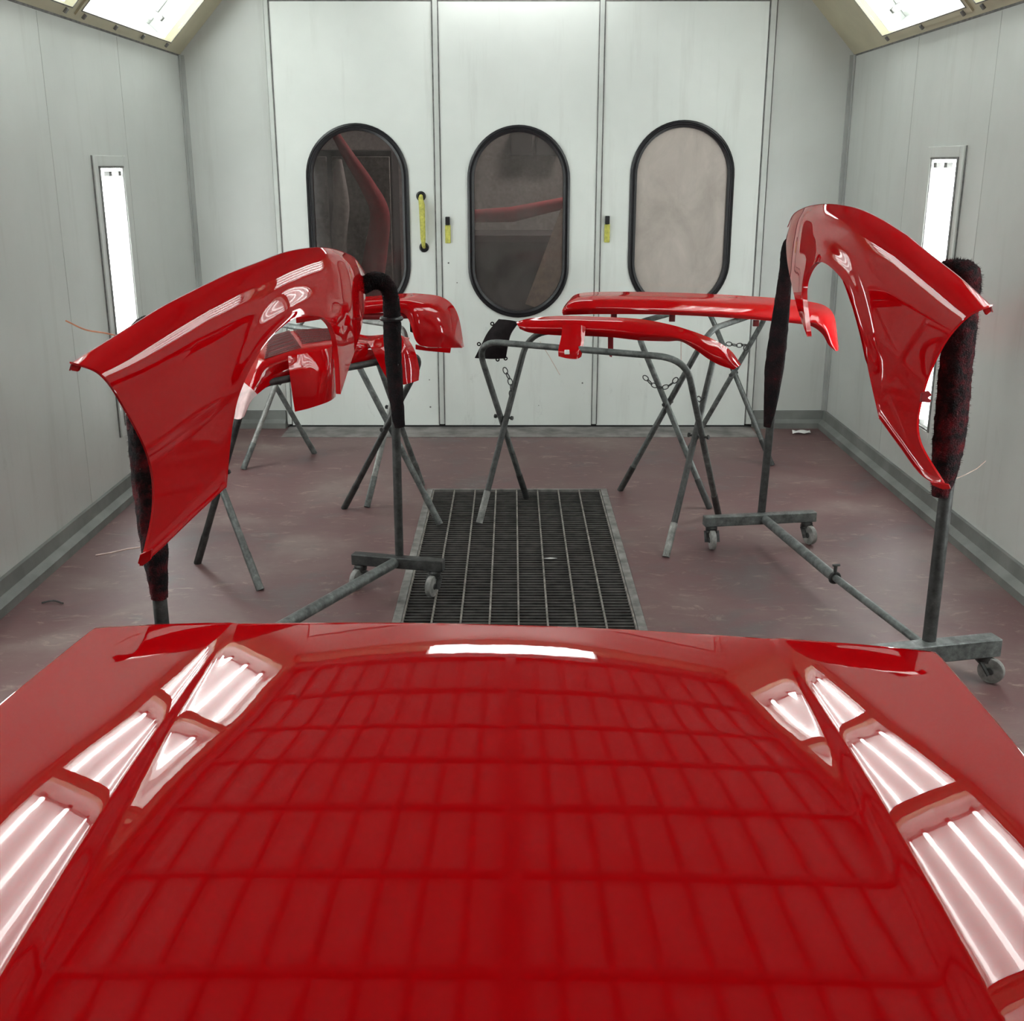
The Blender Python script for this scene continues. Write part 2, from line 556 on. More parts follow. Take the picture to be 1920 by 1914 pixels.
def slope_panel(name, side, fix):
    mb = MB()
    sbox(mb, side, 0, U0, YF, YB, -0.03, 0)
    sbox(mb, side, U1, SL, YF, YB, -0.03, 0)
    e = YB
    for a, b in fix:
        sbox(mb, side, U0, U1, b, e, -0.03, 0); e = a
    sbox(mb, side, U0, U1, YF, e, -0.03, 0)
    return struct(mb.build(name, 'slope', smooth=0))
slope_panel('trim_5', -1, FIX_L)
slope_panel('trim_6', 1, FIX_R)

def light_box(side, a, b, label):
    r = thing('ceiling_light', slope_pt(side, 0, (a + b) / 2, -0.02), label, 'light', 'four tube light boxes in the sloped ceiling edges')
    # housing (open box behind the slope)
    h = MB()
    D = -0.14
    sbox(h, side, U0 - 0.004, U1 + 0.004, a - 0.004, b + 0.004, D - 0.012, D - 0.002)
    for ua, ub in ((U0 - 0.01, U0), (U1, U1 + 0.01)): sbox(h, side, ua, ub, a, b, D, -0.031)
    for ya, yb in ((a - 0.01, a), (b, b + 0.01)): sbox(h, side, U0, U1, ya, yb, D, -0.031)
    h.build('housing', 'white', r, smooth=0)
    p = MB(); sbox(p, side, U0 + 0.03, U1 - 0.03, a + 0.035, b - 0.035, D + 0.0, D + 0.004)
    p.build('reflector', 'panel_e', r, smooth=0)
    for k in range(4):
        u = U0 + (U1 - U0) * (k + 0.5) / 4
        t = MB().tube([slope_pt(side, u, a + 0.085, -0.10), slope_pt(side, u, b - 0.085, -0.10)], 0.015, 10)
        to = t.build('tube', 'tube_e', r)
        for yy, sg in ((a + 0.070, 1), (b - 0.070, -1)):
            s = MB()
            sbox(s, side, u - 0.012, u + 0.012, yy - 0.015, yy + 0.015, -0.135, -0.080)
            s.build('lamp_holder', 'seam', to, smooth=0)
    f = MB()
    for ua, ub in ((U0 - 0.022, U0 + 0.006), (U1 - 0.006, U1 + 0.022)): sbox(f, side, ua, ub, a - 0.022, b + 0.022, 0.0005, 0.010)
    for ya, yb in ((a - 0.022, a + 0.006), (b - 0.006, b + 0.022)): sbox(f, side, U0 + 0.006, U1 - 0.006, ya, yb, 0.0005, 0.010)
    f.build('frame', 'slope', r, smooth=0)
    g2 = MB()
    for ua, ub in ((U0 + 0.004, U0 + 0.009), (U1 - 0.009, U1 - 0.004)): sbox(g2, side, ua, ub, a + 0.004, b - 0.004, 0.0105, 0.013)
    for ya, yb in ((a + 0.004, a + 0.009), (b - 0.009, b - 0.004)): sbox(g2, side, U0 + 0.009, U1 - 0.009, ya, yb, 0.0105, 0.013)
    g2.build('gasket', 'seam', r, smooth=0)
    n = max(2, int((b - a) / 0.45))
    for k in range(n + 1):
        yy = a + 0.06 + (b - a - 0.12) * k / n
        c = MB(); sbox(c, side, U0 - 0.026, U0 - 0.002, yy - 0.008, yy + 0.008, 0.0105, 0.022)
        c.build('clip', 'seam', r, smooth=0)
    g = MB(); sbox(g, side, U0 + 0.002, U1 - 0.002, a + 0.002, b - 0.002, -0.008, -0.004)
    g.build('glass_cover', 'glass', r, smooth=0)
    return r

ORD = ['nearest the back doors', 'second from the back doors', 'third from the back doors', 'fourth from the back doors', 'farthest from the back doors']
for (a, b), w in zip(FIX_L, ORD): light_box(-1, a, b, 'white four tube light box in the left sloped ceiling edge, ' + w)
for (a, b), w in zip(FIX_R, ORD): light_box(1, a, b, 'white four tube light box in the right sloped ceiling edge, ' + w)

# centre ceiling light above the middle door
r = thing('ceiling_light', (0.04, 7.03, ZC), 'long white light bar on the ceiling above the middle door', 'light')
MB().bbox((-0.56, 6.93, ZC - 0.035), (0.64, 7.09, ZC - 0.001)).build('housing', 'white', r, bevel=0.004)
MB().bbox((-0.54, 6.94, ZC - 0.060), (0.62, 7.08, ZC - 0.036)).build('diffuser', M['bar_e'], r, bevel=0.004)

# wall lights: tall recessed boxes with two tubes
def wall_light(side, yc, z0, z1, label, w=0.46):
    x = XL if side < 0 else XR
    s = 1 if side < 0 else -1
    r = thing('wall_light', (x, yc, z0), label, 'light', 'upright wall lights')
    def bx(mb, y0_, y1_, za, zb, d0, d1): return mb.bbox((x + s * d0, y0_, za), (x + s * d1, y1_, zb))
    a, b = yc - w / 2, yc + w / 2
    f = MB()
    bx(f, a, a + 0.05, z0, z1, 0.0005, 0.014); bx(f, b - 0.05, b, z0, z1, 0.0005, 0.014)
    bx(f, a + 0.05, b - 0.05, z0, z0 + 0.05, 0.0005, 0.014); bx(f, a + 0.05, b - 0.05, z1 - 0.05, z1, 0.0005, 0.014)
    f.build('frame', 'wall', r, bevel=0.003)
    q = MB()
    bx(q, a - 0.006, a, z0, z1, 0.0005, 0.006)
    bx(q, a + 0.05, a + 0.066, z0 + 0.05, z1 - 0.05, 0.0005, 0.018); bx(q, b - 0.06, b - 0.05, z0 + 0.05, z1 - 0.05, 0.0005, 0.012)
    bx(q, a + 0.05, b - 0.05, z1 - 0.058, z1 - 0.05, 0.0005, 0.016); bx(q, a + 0.05, b - 0.05, z0 + 0.05, z0 + 0.058, 0.0005, 0.012)
    q.build('gasket', 'seam', r, smooth=0)
    p = MB(); bx(p, a + 0.067, b - 0.061, z0 + 0.07, z1 - 0.06, 0.0008, 0.004)
    p.build('reflector', 'side_e', r, smooth=0)
    for t in (0.30, 0.70):
        yy = a + 0.06 + (w - 0.12) * t
        tb = MB().tube([(x + s * 0.022, yy, z0 + 0.10), (x + s * 0.022, yy, z1 - 0.10)], 0.014, 10).build('tube', 'tube_e', r)
        for zz in (z0 + 0.085, z1 - 0.085):
            MB().bbox((x + s * 0.004, yy - 0.02, zz - 0.012), (x + s * 0.03, yy + 0.02, zz + 0.012)).build('lamp_holder', 'seam', tb, smooth=0)
    return r
wall_light(-1, 5.80, 0.32, 1.68, 'bright upright two tube light in the left wall near the back, behind the fender')
wall_light(1, 5.55, 0.34, 1.72, 'bright upright two tube light in the right wall near the back, behind the fender')
wall_light(-1, 3.35, 0.32, 1.68, 'upright two tube light in the left wall beside the bonnet, mirrored in its left edge')
wall_light(1, 3.05, 0.34, 1.72, 'upright two tube light in the right wall beside the bonnet, mirrored in its right edge')

# ------------------------------------------------------------------ back doors with stadium windows
def door_leaf(n, x0, x1, wx, wz, ww, wh, pane):
    T = 0.05
    bm = bmesh.new()
    outer = [(x0, 0.012), (x1, 0.012), (x1, ZD), (x0, ZD)]
    inner = stadium(wx, wz, ww - 0.05, wh - 0.05)
    def loop(pts):
        vv = [bm.verts.new((p[0], YB - 0.004, p[1])) for p in pts]
        ed = [bm.edges.new((vv[i], vv[(i + 1) % len(vv)])) for i in range(len(vv))]
        return vv, ed
    _, e1 = loop(outer); _, e2 = loop(inner)
    bmesh.ops.triangle_fill(bm, use_beauty=True, use_dissolve=False, edges=e1 + e2)
    res = bmesh.ops.extrude_face_region(bm, geom=bm.faces[:])
    bmesh.ops.translate(bm, verts=[v for v in res['geom'] if isinstance(v, bmesh.types.BMVert)], vec=(0, T, 0))
    bmesh.ops.recalc_face_normals(bm, faces=bm.faces)
    me = bpy.data.meshes.new('door'); bm.to_mesh(me); bm.free()
    me.materials.append(M['door'])
    o = bpy.data.objects.new('door_%d' % n, me); COL.objects.link(o); struct(o)
    # rubber gasket: swept ring
    pts = stadium(wx, wz, ww - 0.032, wh - 0.032, 28)
    prof = [(-0.024, -0.002), (-0.022, -0.014), (-0.008, -0.020), (-0.002, -0.012), (0.002, -0.012), (0.006, -0.019), (0.018, -0.014), (0.020, -0.002), (0.020, 0.01), (-0.024, 0.01)]
    N = len(pts); vs = []
    for i in range(N):
        a, b = pts[i - 1], pts[(i + 1) % N]
        if (pts[i - 1][0] - pts[i][0]) ** 2 + (pts[i - 1][1] - pts[i][1]) ** 2 < 1e-12: a = pts[i - 2]
        tx, tz = b[0] - a[0], b[1] - a[1]; l = math.hypot(tx, tz) or 1
        nx, nz = tz / l, -tx / l
        for p, q in prof: vs.append((pts[i][0] + nx * p, YB + q, pts[i][1] + nz * p))
    k = len(prof)
    fs = [(i * k + j, ((i + 1) % N) * k + j, ((i + 1) % N) * k + (j + 1) % k, i * k + (j + 1) % k) for i in range(N) for j in range(k)]
    MB().add(vs, fs).build('window_gasket', 'rubber', o, smooth=50)
    ip = stadium(wx, wz, ww - 0.055, wh - 0.055, 28)
    n_ = len(ip)
    vs = [(p[0], YB + 0.004, p[1]) for p in ip] + [(p[0], YB + 0.009, p[1]) for p in ip]
    fs = [tuple(range(n_)), tuple(range(n_, 2 * n_))[::-1]] + [(i, (i + 1) % n_, n_ + (i + 1) % n_, n_ + i) for i in range(n_)]
    MB().add(vs, fs).build('window_pane', pane, o, smooth=0)
    return o

D1 = door_leaf(1, -1.43, -0.475, -0.948, 1.30, 0.622, 1.150, 'pane_dark')
D2 = door_leaf(2, -0.435, 0.515, 0.041, 1.289, 0.624, 1.152, 'pane_mid')
D3 = door_leaf(3, 0.551, 1.515, 1.043, 1.318, 0.632, 1.150, 'pane_dust')

def joint(name, x, w, dark_l, dark_r):
    o = struct(MB().bbox((x - w / 2, YB - 0.016, 0.02), (x + w / 2, YB + 0.04, ZD + 0.02)).build(name, 'strip', bevel=0.003))
    d = MB()
    if dark_l: d.bbox((x - w / 2 - dark_l, YB - 0.009, 0.02), (x - w / 2, YB + 0.02, ZD))
    if dark_r: d.bbox((x + w / 2, YB - 0.009, 0.02), (x + w / 2 + dark_r, YB + 0.02, ZD))
    d.build('seam_gap', 'seam', o, smooth=0)
joint('trim_7', -1.448, 0.026, 0.0, 0.006)
joint('trim_8', -0.455, 0.028, 0.008, 0.005)
joint('trim_9', 0.533, 0.026, 0.005, 0.007)
joint('trim_10', 1.540, 0.034, 0.006, 0.004)
hd = MB().bbox((-1.465, YB - 0.012, ZD + 0.002), (1.565, YB + 0.04, ZD + 0.032))
struct(hd.build('trim_11', 'strip', bevel=0.003))
hg = MB().bbox((-1.43, YB - 0.006, ZD - 0.010), (1.53, YB + 0.01, ZD + 0.001))
struct(hg.build('trim_12', 'seam', smooth=0))
struct(MB().bbox((-1.45, YB - 0.01, 0.0035), (1.55, YB + 0.05, 0.012)).build('trim_13', 'pit', smooth=0))

# pull handle on the left door: yellow taped bar between two round black cups
def cup(z, x):
    m = MB().lathe((x, YB - 0.004, z), (0, -1, 0), [(0.030, 0), (0.030, 0.006), (0.026, 0.009), (0.020, 0.009), (0.017, 0.002)], 24)
    return m.build('handle_cup', 'rubber', D1)
cup(1.452, -0.560); cup(1.145, -0.548)
MB().tube([(-0.560, YB - 0.006, 1.452), (-0.560, YB - 0.040, 1.44), (-0.553, YB - 0.045, 1.40), (-0.550, YB - 0.045, 1.20), (-0.549, YB - 0.040, 1.16), (-0.548, YB - 0.006, 1.147)],
          [0.012, 0.015, 0.019, 0.016, 0.012, 0.011], 12).build('pull_handle', 'yellow', D1)
def latch(par, x, z):
    m = MB().bbox((x - 0.017, YB - 0.018, z - 0.075), (x + 0.017, YB - 0.004, z + 0.035))
    b = m.build('latch_handle', 'yellow', par, bevel=0.004)
    MB().bbox((x - 0.014, YB - 0.030, z + 0.036), (x + 0.014, YB - 0.004, z + 0.085)).build('latch_grip', 'rubber', b, bevel=0.004)
latch(D2, -0.398, 1.245)
latch(D3, 0.590, 1.250)
# paint chips on the leaves
def chips(par, x0, x1, spots):
    m = MB()
    for (px, py, r) in spots:
        p = at_y(px, py, YB - 0.0045)
        m.lathe(p, (0, -1, 0), [(r, 0), (r * 0.8, 0.0008)], 7)
    m.build('paint_chips', 'seam', par, smooth=0)
chips(D2, 0, 0, [(841, 493, .006), (857, 530, .004), (806 + 43, 640, .004), (1092, 718, .006), (1010, 760, .003)])
chips(D1, 0, 0, [(807, 763, .006), (805, 712, .004)])

# ------------------------------------------------------------------ workshop behind the door windows; some shapes stand in for pane reflections
wf = MB().bbox((-5, YB + 0.06, -0.06), (5, 13.0, 0.0)); struct(wf.build('floor', 'outfloor'))
ww = MB(); ww.bbox((-5, 12.94, 0), (5, 13.0, 4)); ww.bbox((-5.06, YB + 0.06, 0), (-5, 13, 4)); ww.bbox((5, YB + 0.06, 0), (5.06, 13, 4)); ww.bbox((-5, YB + 0.06, 4), (5, 13, 4.06))
struct(ww.build('wall_far', 'outwall'))
lt = bpy.data.lights.new('workshop_fill', 'AREA'); lt.energy = 150; lt.size = 1.2; lt.color = (1, 0.93, 0.88)  # added area light, unseen, to brighten the workshop behind the panes
lo = bpy.data.objects.new('workshop_fill', lt); lo.location = (1.2, 9.8, 3.8); COL.objects.link(lo)
lo['label'] = 'unseen fill light added to brighten the workshop behind the door windows'; lo['category'] = 'lamp'

cb = thing('storage_cabinet', (-1.35, 9.6, 0), 'dark cabinet seen through the left door window', 'cabinet')
MB().bbox((-1.95, 9.4, 0), (-0.95, 9.9, 1.75)).build('body', 'darkcab', cb, bevel=0.01)
for k in range(2):
    MB().bbox((-1.93 + 0.5 * k, 9.375, 0.05), (-1.47 + 0.5 * k, 9.398, 1.7)).build('cabinet_door', 'lsteel', cb, bevel=0.006)
hz = spline([at_y(628, 250, 8.7), at_y(655, 295, 8.6), at_y(690, 350, 8.55), at_y(712, 400, 8.5), at_y(705, 470, 8.5), at_y(690, 560, 8.5)], 8)  # made-up shape in place of the red reflection in this pane
tag(MB().tube(hz, [0.03 + 0.07 * i / (len(hz) - 1) for i in range(len(hz))], 12).build('red_reflection_shape', 'dullred'),
    'dull red shape standing in for a reflection in the left door window', 'cloth')
tag(MB().tube(spline([at_y(633, 300, 8.4), at_y(640, 380, 8.35), at_y(636, 440, 8.35), at_y(642, 520, 8.4)], 6), [0.03 + 0.03 * sin(3.1 * i / 18) for i in range(19)], 10).build('pale_rag', 'outwall'),
    'pale grey rag hanging behind the left door window', 'rag')
wb = thing('workbench', (0.0, 10.0, 0), 'dark workbench seen through the middle door window', 'workbench')
MB().bbox((-0.8, 9.6, 1.02), (1.1, 10.4, 1.08)).build('top', 'darkcab', wb, bevel=0.005)
MB().bbox((-0.75, 9.65, 0.0), (1.05, 10.3, 1.02)).build('body', 'darkcab', wb, bevel=0.005)
rp = MB().tube([at_y(890, 405, 9.3), at_y(960, 402, 9.3), at_y(1060, 380, 9.3)], [0.05, 0.06, 0.045], 10)  # red reflection in the middle pane, built as a solid strip
tag(rp.build('red_reflection_strip', 'dullred'), 'long red strip standing in for a reflection in the middle door window', 'panel')
q = [at_y(985, 570, 8.0), at_y(1075, 600, 8.0), at_y(1075, 380, 8.25), at_y(1052, 392, 8.25)]  # board made up for the pale reflection low in this pane
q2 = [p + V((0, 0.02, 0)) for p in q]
tag(MB().add(q + q2, [(0, 1, 2, 3), (7, 6, 5, 4), (0, 4, 5, 1), (1, 5, 6, 2), (2, 6, 7, 3), (3, 7, 4, 0)]).build('pale_reflection_board', 'board', smooth=0),
    'pale board standing in for a reflection low right in the middle door window', 'board')
wn = thing('dark_window_squares', (0.35, 12.9, 1.6), 'dark window squares high behind the middle door window', 'locker')  # dark window squares on the far wall, built as boxes
for k in range(2):
    a = at_y(957 + 48 * k, 250, 12.8); b = at_y(997 + 48 * k, 292, 12.8)
    MB().bbox((a.x, 12.6, b.z), (b.x, 12.93, a.z)).build('dark_square', 'darkcab', wn, bevel=0.01)
tag(MB().bbox((0.75, 8.4, 0), (2.3, 8.44, 2.5)).build('leaning_sheet', 'board', bevel=0.003), 'large pale sheet standing behind the right door window', 'sheet')

# ------------------------------------------------------------------ floor drain grate
gr = thing('floor_grate', ((GX0 + GX1) / 2, (GY0 + GY1) / 2, 0), 'black slatted steel drain grate set in the middle of the floor', 'grate')
g = MB()
y = GY0 + 0.02
while y < GY1 - 0.01:
    g.bbox((GX0, y - 0.0045, -0.036), (GX1, y + 0.0045, -0.006)); y += 0.0300
g.build('slats', 'grate', gr, smooth=0)
g = MB()
for k in range(9):
    x = GX0 + 0.004 + (GX1 - GX0 - 0.008) * k / 8
    g.bbox((x - 0.0035, GY0, -0.034), (x + 0.0035, GY1, 0.001))
g.build('long_bars', 'gratebar', gr, smooth=0)
g = MB()
for x0_, x1_ in ((GX0 - 0.034, GX0 - 0.001), (GX1 + 0.001, GX1 + 0.034)): g.bbox((x0_, GY0 - 0.02, -0.04), (x1_, GY1 + 0.02, 0.004))
g.bbox((GX0 - 0.001, GY1 + 0.001, -0.04), (GX1 + 0.001, GY1 + 0.02, 0.004)); g.bbox((GX0 - 0.001, GY0 - 0.02, -0.04), (GX1 + 0.001, GY0 - 0.001, 0.004))
g.build('frame', 'gframe', gr, bevel=0.002)

# ------------------------------------------------------------------ folding trestles
def chain_mesh(pts, R=0.011, r=0.0027):
    m = MB()
    L = 0
    dense = spline([V(p) for p in pts], 24)
    step = R * 2.5
    last = dense[0]; acc = 0; flip = 0
    for i in range(1, len(dense)):
        acc += (dense[i] - dense[i - 1]).length
        if acc >= step:
            t = (dense[i] - last).normalized()
            side = t.cross(V((0.3, 1, 0.2))).normalized()
            ax = side if flip % 2 else t.cross(side).normalized()
            m.torus((dense[i] + last) / 2, ax, R, r, 12, 6, 1.5, t)
            last = dense[i]; acc = 0; flip += 1
    return m

def trestle(p1, p2, q1, q2, label, hc=0.47, ht=0.865, mat=('steel', 'steel'), foot=('lsteel', 'lsteel'), chains=(), r=0.0145):
    """p1,p2 feet of one U frame, q1,q2 feet of the other (same ends); frames cross at height hc"""
    p1, p2, q1, q2 = [V((p.x, p.y, 0.0)) for p in (p1, p2, q1, q2)]
    c = (p1 + p2 + q1 + q2) / 4
    root = thing('folding_trestle', c, label, 'trestle', 'crossed tube folding trestles')
    k = 0.5 * ht / hc
    info = []
    for (a1, a2, b1, b2, m_, ft) in ((p1, p2, q1, q2, mat[0], foot[0]), (q1, q2, p1, p2, mat[1], foot[1])):
        sgn = 0.016 if (a1 - p1).length < 1e-6 else -0.016
        ax = (a2 - a1).normalized()
        t1 = a1.lerp(b1, k) + V((0, 0, ht)); t2 = a2.lerp(b2, k) + V((0, 0, ht))
        A1 = a1 + ax * sgn; A2 = a2 - ax * sgn; t1 = t1 + ax * sgn; t2 = t2 - ax * sgn
        R = 0.13
        d1 = (t1 - A1).normalized(); d2 = (t2 - A2).normalized(); tb = (t2 - t1).normalized()
        def arc(corner, din, dout):
            s, e = corner - din * R, corner + dout * R
            return [(s * (1 - t) ** 2 + corner * 2 * t * (1 - t) + e * t * t) for t in [i / 10 for i in range(11)]]
        path = [A1 + V((0, 0, 0.004)), A1 + d1 * 0.11] + arc(t1, d1, tb) + arc(t2, -tb * -1, -d2) + [A2 + d2 * 0.11, A2 + V((0, 0, 0.004))]
        f = MB().tube(path, r, 14).build('tube_frame', m_, root)
        for A, d in ((A1, d1), (A2, d2)):
            MB().tube([A + V((0, 0, 0.001)), A + d * 0.16], r * 1.12, 14).build('foot_sleeve', ft, f)
        info.append((A1, A2, d1, d2, t1, t2))
    for a, b in ((p1, q1), (p2, q2)):
        bt = MB()
        x = (a + b) / 2 + V((0, 0, hc)); ax = (p2 - p1).normalized()
        bt.tube([x - ax * 0.045, x + ax * 0.045], 0.006, 8); bt.lathe(x - ax * 0.05, ax, [(0.011, 0), (0.011, 0.008)], 6); bt.lathe(x + ax * 0.042, ax, [(0.011, 0), (0.011, 0.008)], 6)
        bt.build('pivot_bolt', 'dsteel', root)
    for ch in chains: chain_mesh(ch).build('chain', 'dsteel', root)
    return root, info

fz = lambda px, py: at_z(px, py, 0.0)
TA, infoA = trestle(fz(893, 980), fz(1255, 1046), fz(993, 934), fz(1341, 966),
    'grey tube trestle standing on the drain grate, carrying the slim red valance', 0.47, 0.865,
    ('dsteel', 'steel'), ('lsteel', 'dsteel'),
    chains=([at_y(945, 690, 5.2), at_y(950, 700, 5.19), at_y(958, 720, 5.18), at_y(959, 756, 5.18)],
            [at_y(1308, 745, 4.98), at_y(1316, 752, 4.95), at_y(1322, 742, 4.95)]))
TB, infoB = trestle(fz(1160, 921), fz(1290, 848), fz(1333, 952), fz(1446, 874),
    'grey tube trestle at the right back carrying the long red bumper', 0.50, 0.88,
    ('steel', 'steel'), ('dsteel', 'dsteel'),
    chains=([at_y(1207, 705, 5.45), at_y(1225, 722, 5.45), at_y(1245, 727, 5.45), at_y(1265, 715, 5.45), at_y(1275, 700, 5.45)],
            [at_y(1362, 644, 5.9), at_y(1385, 648, 5.9), at_y(1400, 646, 5.9), at_y(1392, 668, 5.9)]))
TC, infoC = trestle(fz(365, 1058), fz(649, 952), fz(494, 1104), fz(821, 985),
    'grey tube trestle half hidden behind the left fender, nearest the left wall', 0.44, 0.82,
    ('dsteel', 'steel'), ('dsteel', 'steel'))
TD, infoD = trestle(fz(453, 879), fz(692, 952), fz(593, 851), fz(788, 908),
    'grey tube trestle at the left back corner under the red bumpers', 0.46, 0.84,
    ('lsteel', 'steel'), ('steel', 'steel'))

# ------------------------------------------------------------------ fender stands on casters
def caster(parent, top, heading, zt, r=0.043):
    """top: point under the bar at height zt; heading: direction the wheel trails"""
    h = V((heading[0], heading[1], 0)).normalized(); s = V((-h.y, h.x, 0))
    c = V((top.x, top.y, 0)) + h * 0.028 + V((0, 0, r + 0.0015))
    f = MB()
    f.lathe(V((top.x, top.y, zt - 0.022)), (0, 0, 1), [(0.024, 0), (0.026, 0.006), (0.026, 0.014), (0.02, 0.021)], 16)
    for sg in (-1, 1):
        a = V((top.x, top.y, zt - 0.024)) + s * sg * 0.019
        b = c + s * sg * 0.019
        f.beam(a, b + V((0, 0, -0.010)), 0.004, 0.030, up=s)
    f.box(V((top.x, top.y, zt - 0.026)), (0.045, 0.045, 0.006))
    fo = f.build('caster_fork', 'dsteel', parent)
    w = MB().lathe(c - s * 0.0125, s, [(r * 0.80, 0), (r * 0.97, 0.002), (r, 0.006), (r, 0.019), (r * 0.97, 0.023), (r * 0.80, 0.025)], 28)
    wo = w.build('caster_wheel', 'wheel', fo)
    MB().lathe(c - s * 0.0165, s, [(r * 0.25, 0), (r * 0.3, 0.002), (r * 0.3, 0.031), (r * 0.25, 0.033)], 14).build('hub', 'dsteel', wo)
    return fo

def wrap_mesh(pts, rs, jit=0.10, n=26, seg=10):
    P = spline([V(p) for p in pts], seg)
    R = spline([V((r, 0, 0)) for r in rs], seg)
    m = MB().tube(P, [max(0.004, x.x) for x in R], n, True, jit)
    return m

def fuzz(pts, rs, count, mat, parent, ln=0.010):
    P = spline([V(p) for p in pts], 8); R = [x.x for x in spline([V((r, 0, 0)) for r in rs], 8)]
    m = MB()
    for _ in range(count):
        i = random.randrange(len(P) - 1); f = random.random()
        p = P[i].lerp(P[i + 1], f); t = (P[i + 1] - P[i]).normalized()
        a = random.uniform(0, 2 * pi); u = t.orthogonal().normalized(); w = t.cross(u)
        d = (u * cos(a) + w * sin(a)); d2 = (d + V([random.uniform(-.5, .5) for _ in range(3)])).normalized()
        s = p + d * R[i] * 0.93; e = p + d * R[i] * 1.0 + d2 * random.uniform(0.3, 1) * ln
        k = d2.cross(t).normalized() * 0.0007
        m.add([s - k, s + k, e, s + t * 0.0012], [(0, 1, 2), (0, 2, 3), (1, 3, 2)])
    o = m.build('wrap_fibres', mat, parent, smooth=0); o['kind'] = 'stuff'
    return o

ZB = 0.125   # bar height
# --- left stand
A = at_z(749, 1050, ZB); A = V((A.x, A.y, 0)); Bp = V((-1.035, 3.10, 0))
LS = thing('fender_stand', (A + Bp) / 2, 'black wheeled stand with padded posts holding the left red fender', 'stand')
c0, c1 = at_z(662, 1046, ZB), at_z(832, 1060, ZB)
MB().beam(V((c0.x, c0.y, ZB)), V((c1.x, c1.y, ZB)), 0.045, 0.045).build('base_bar', 'dsteel', LS, bevel=0.004)
sd = (Bp - A).normalized(); pn = V((-sd.y, sd.x, 0))
MB().beam(Bp + pn * 0.27 + V((0, 0, ZB)), Bp - pn * 0.27 + V((0, 0, ZB)), 0.045, 0.045).build('base_bar', 'dsteel', LS, bevel=0.004)
MB().tube([A + V((0, 0, ZB)), Bp + V((0, 0, ZB))], 0.021, 14).build('spine_tube', 'steel', LS)
for p, h in ((c0.lerp(c1, 0.08), (-0.5, -1)), (c0.lerp(c1, 0.90), (-0.4, -1)), (Bp + pn * 0.24, (0.3, -1)), (Bp - pn * 0.24, (0.4, -1))):
    caster(LS, p, h, ZB - 0.022)
tA = at_y(736, 560, A.y)
MB().tube([A + V((0, 0, ZB)), V((tA.x, A.y, 1.14))], 0.0175, 14).build('post', 'dsteel', LS)
elb = [(748, 800), (738, 680), (735, 600), (732, 555), (722, 532), (700, 526), (676, 540)]
yy = [A.y] * 5 + [A.y - 0.01, A.y - 0.03]
pe = [at_y(a, b, y_) for (a, b), y_ in zip(elb, yy)]
w1 = wrap_mesh(pe, [0.023, 0.031, 0.033, 0.030, 0.030, 0.032, 0.028], 0.07).build('foam_wrap', 'foam', LS)
fuzz(pe[3:], [0.030, 0.030, 0.032, 0.028], 700, 'foam_red', w1, 0.008)
cz = at_y(734, 597, A.y)
MB().torus(cz, (0, 0, 1), 0.036, 0.009, 22, 8).build('collar', 'rubber', LS)
MB().tube([Bp + V((0, 0, ZB)), Bp + V((0, 0, 1.12))], 0.021, 14).build('post', 'dsteel', LS)
pb = [Bp + V((0, 0, .42)), Bp + V((0, 0, .62)), Bp + V((.0, 0, .85)), Bp + V((0, 0, 1.0)), Bp + V((0.00, 0.0, 1.12)), Bp + V((0.005, 0.0, 1.17)), Bp + V((0.03, 0.03, 1.205)), Bp + V((0.07, 0.06, 1.20))]
w2 = wrap_mesh(pb, [0.023, 0.040, 0.044, 0.040, 0.036, 0.034, 0.034, 0.028], 0.07).build('foam_wrap', 'foam_red', LS)
fuzz(pb, [0.023, 0.040, 0.044, 0.040, 0.036, 0.034, 0.034, 0.028], 1800, 'foam_red', w2, 0.009)
MB().tube([at_y(263, 1026, 3.0), at_y(240, 1029, 3.0), at_y(210, 1036, 3.0), at_y(180, 1041, 3.0)], 0.0022, 8).build('wire', 'palewire', LS)
MB().tube(spline([at_y(262, 640, 3.1), at_y(200, 625, 3.1), at_y(160, 618, 3.1), at_y(123, 601, 3.1)], 6), 0.0022, 8).build('wire', 'orange', LS)

# --- right stand
A2 = at_z(1427, 968, ZB); A2 = V((A2.x, A2.y, 0)); B2 = at_z(1740, 1216, ZB); B2 = V((B2.x, B2.y, 0))
RS = thing('fender_stand', (A2 + B2) / 2, 'black wheeled stand with padded posts holding the right red fender', 'stand')
c0, c1 = at_z(1320, 977, ZB), at_z(1528, 967, ZB)
MB().beam(c0, c1, 0.045, 0.045).build('base_bar', 'steel', RS, bevel=0.004)
d0 = at_z(1868, 1208, ZB); e0 = at_z(1608, 1234, ZB)
MB().beam(e0, d0, 0.062, 0.062).build('base_bar', 'steel', RS, bevel=0.004)
mid = at_z(1565, 1083, ZB)
MB().tube([A2 + V((0, 0, ZB)), mid], 0.020, 14).build('spine_tube', 'steel', RS)
MB().tube([mid - (B2 - A2).normalized() * 0.1, B2 + V((0, 0, ZB))], 0.014, 14).build('inner_spine_tube', 'steel', RS)
cl = MB(); cl.torus(mid, (B2 - A2), 0.021, 0.005, 18, 8); cl.tube([mid + V((0, 0, 0.015)), mid + V((0, 0, 0.05))], 0.007, 8); cl.tube([mid + V((-0.012, 0, 0.05)), mid + V((0.016, 0, 0.052))], 0.005, 8)
cl.build('clamp_bolt', 'dsteel', RS)
for p, h in ((c0.lerp(c1, 0.07), (0.05, -1)), (c0.lerp(c1, 0.93), (0.4, -1)), (e0.lerp(d0, 0.08), (0.6, -1)), (e0.lerp(d0, 0.92), (0.7, -0.6))):
    caster(RS, p, h, ZB - (0.022 if p.y > 4 else 0.027))
xs = [(1428, 960), (1440, 800), (1452, 690), (1463, 600), (1472, 520), (1478, 460)]
pa = [at_y(a, b, A2.y) for a, b in xs]
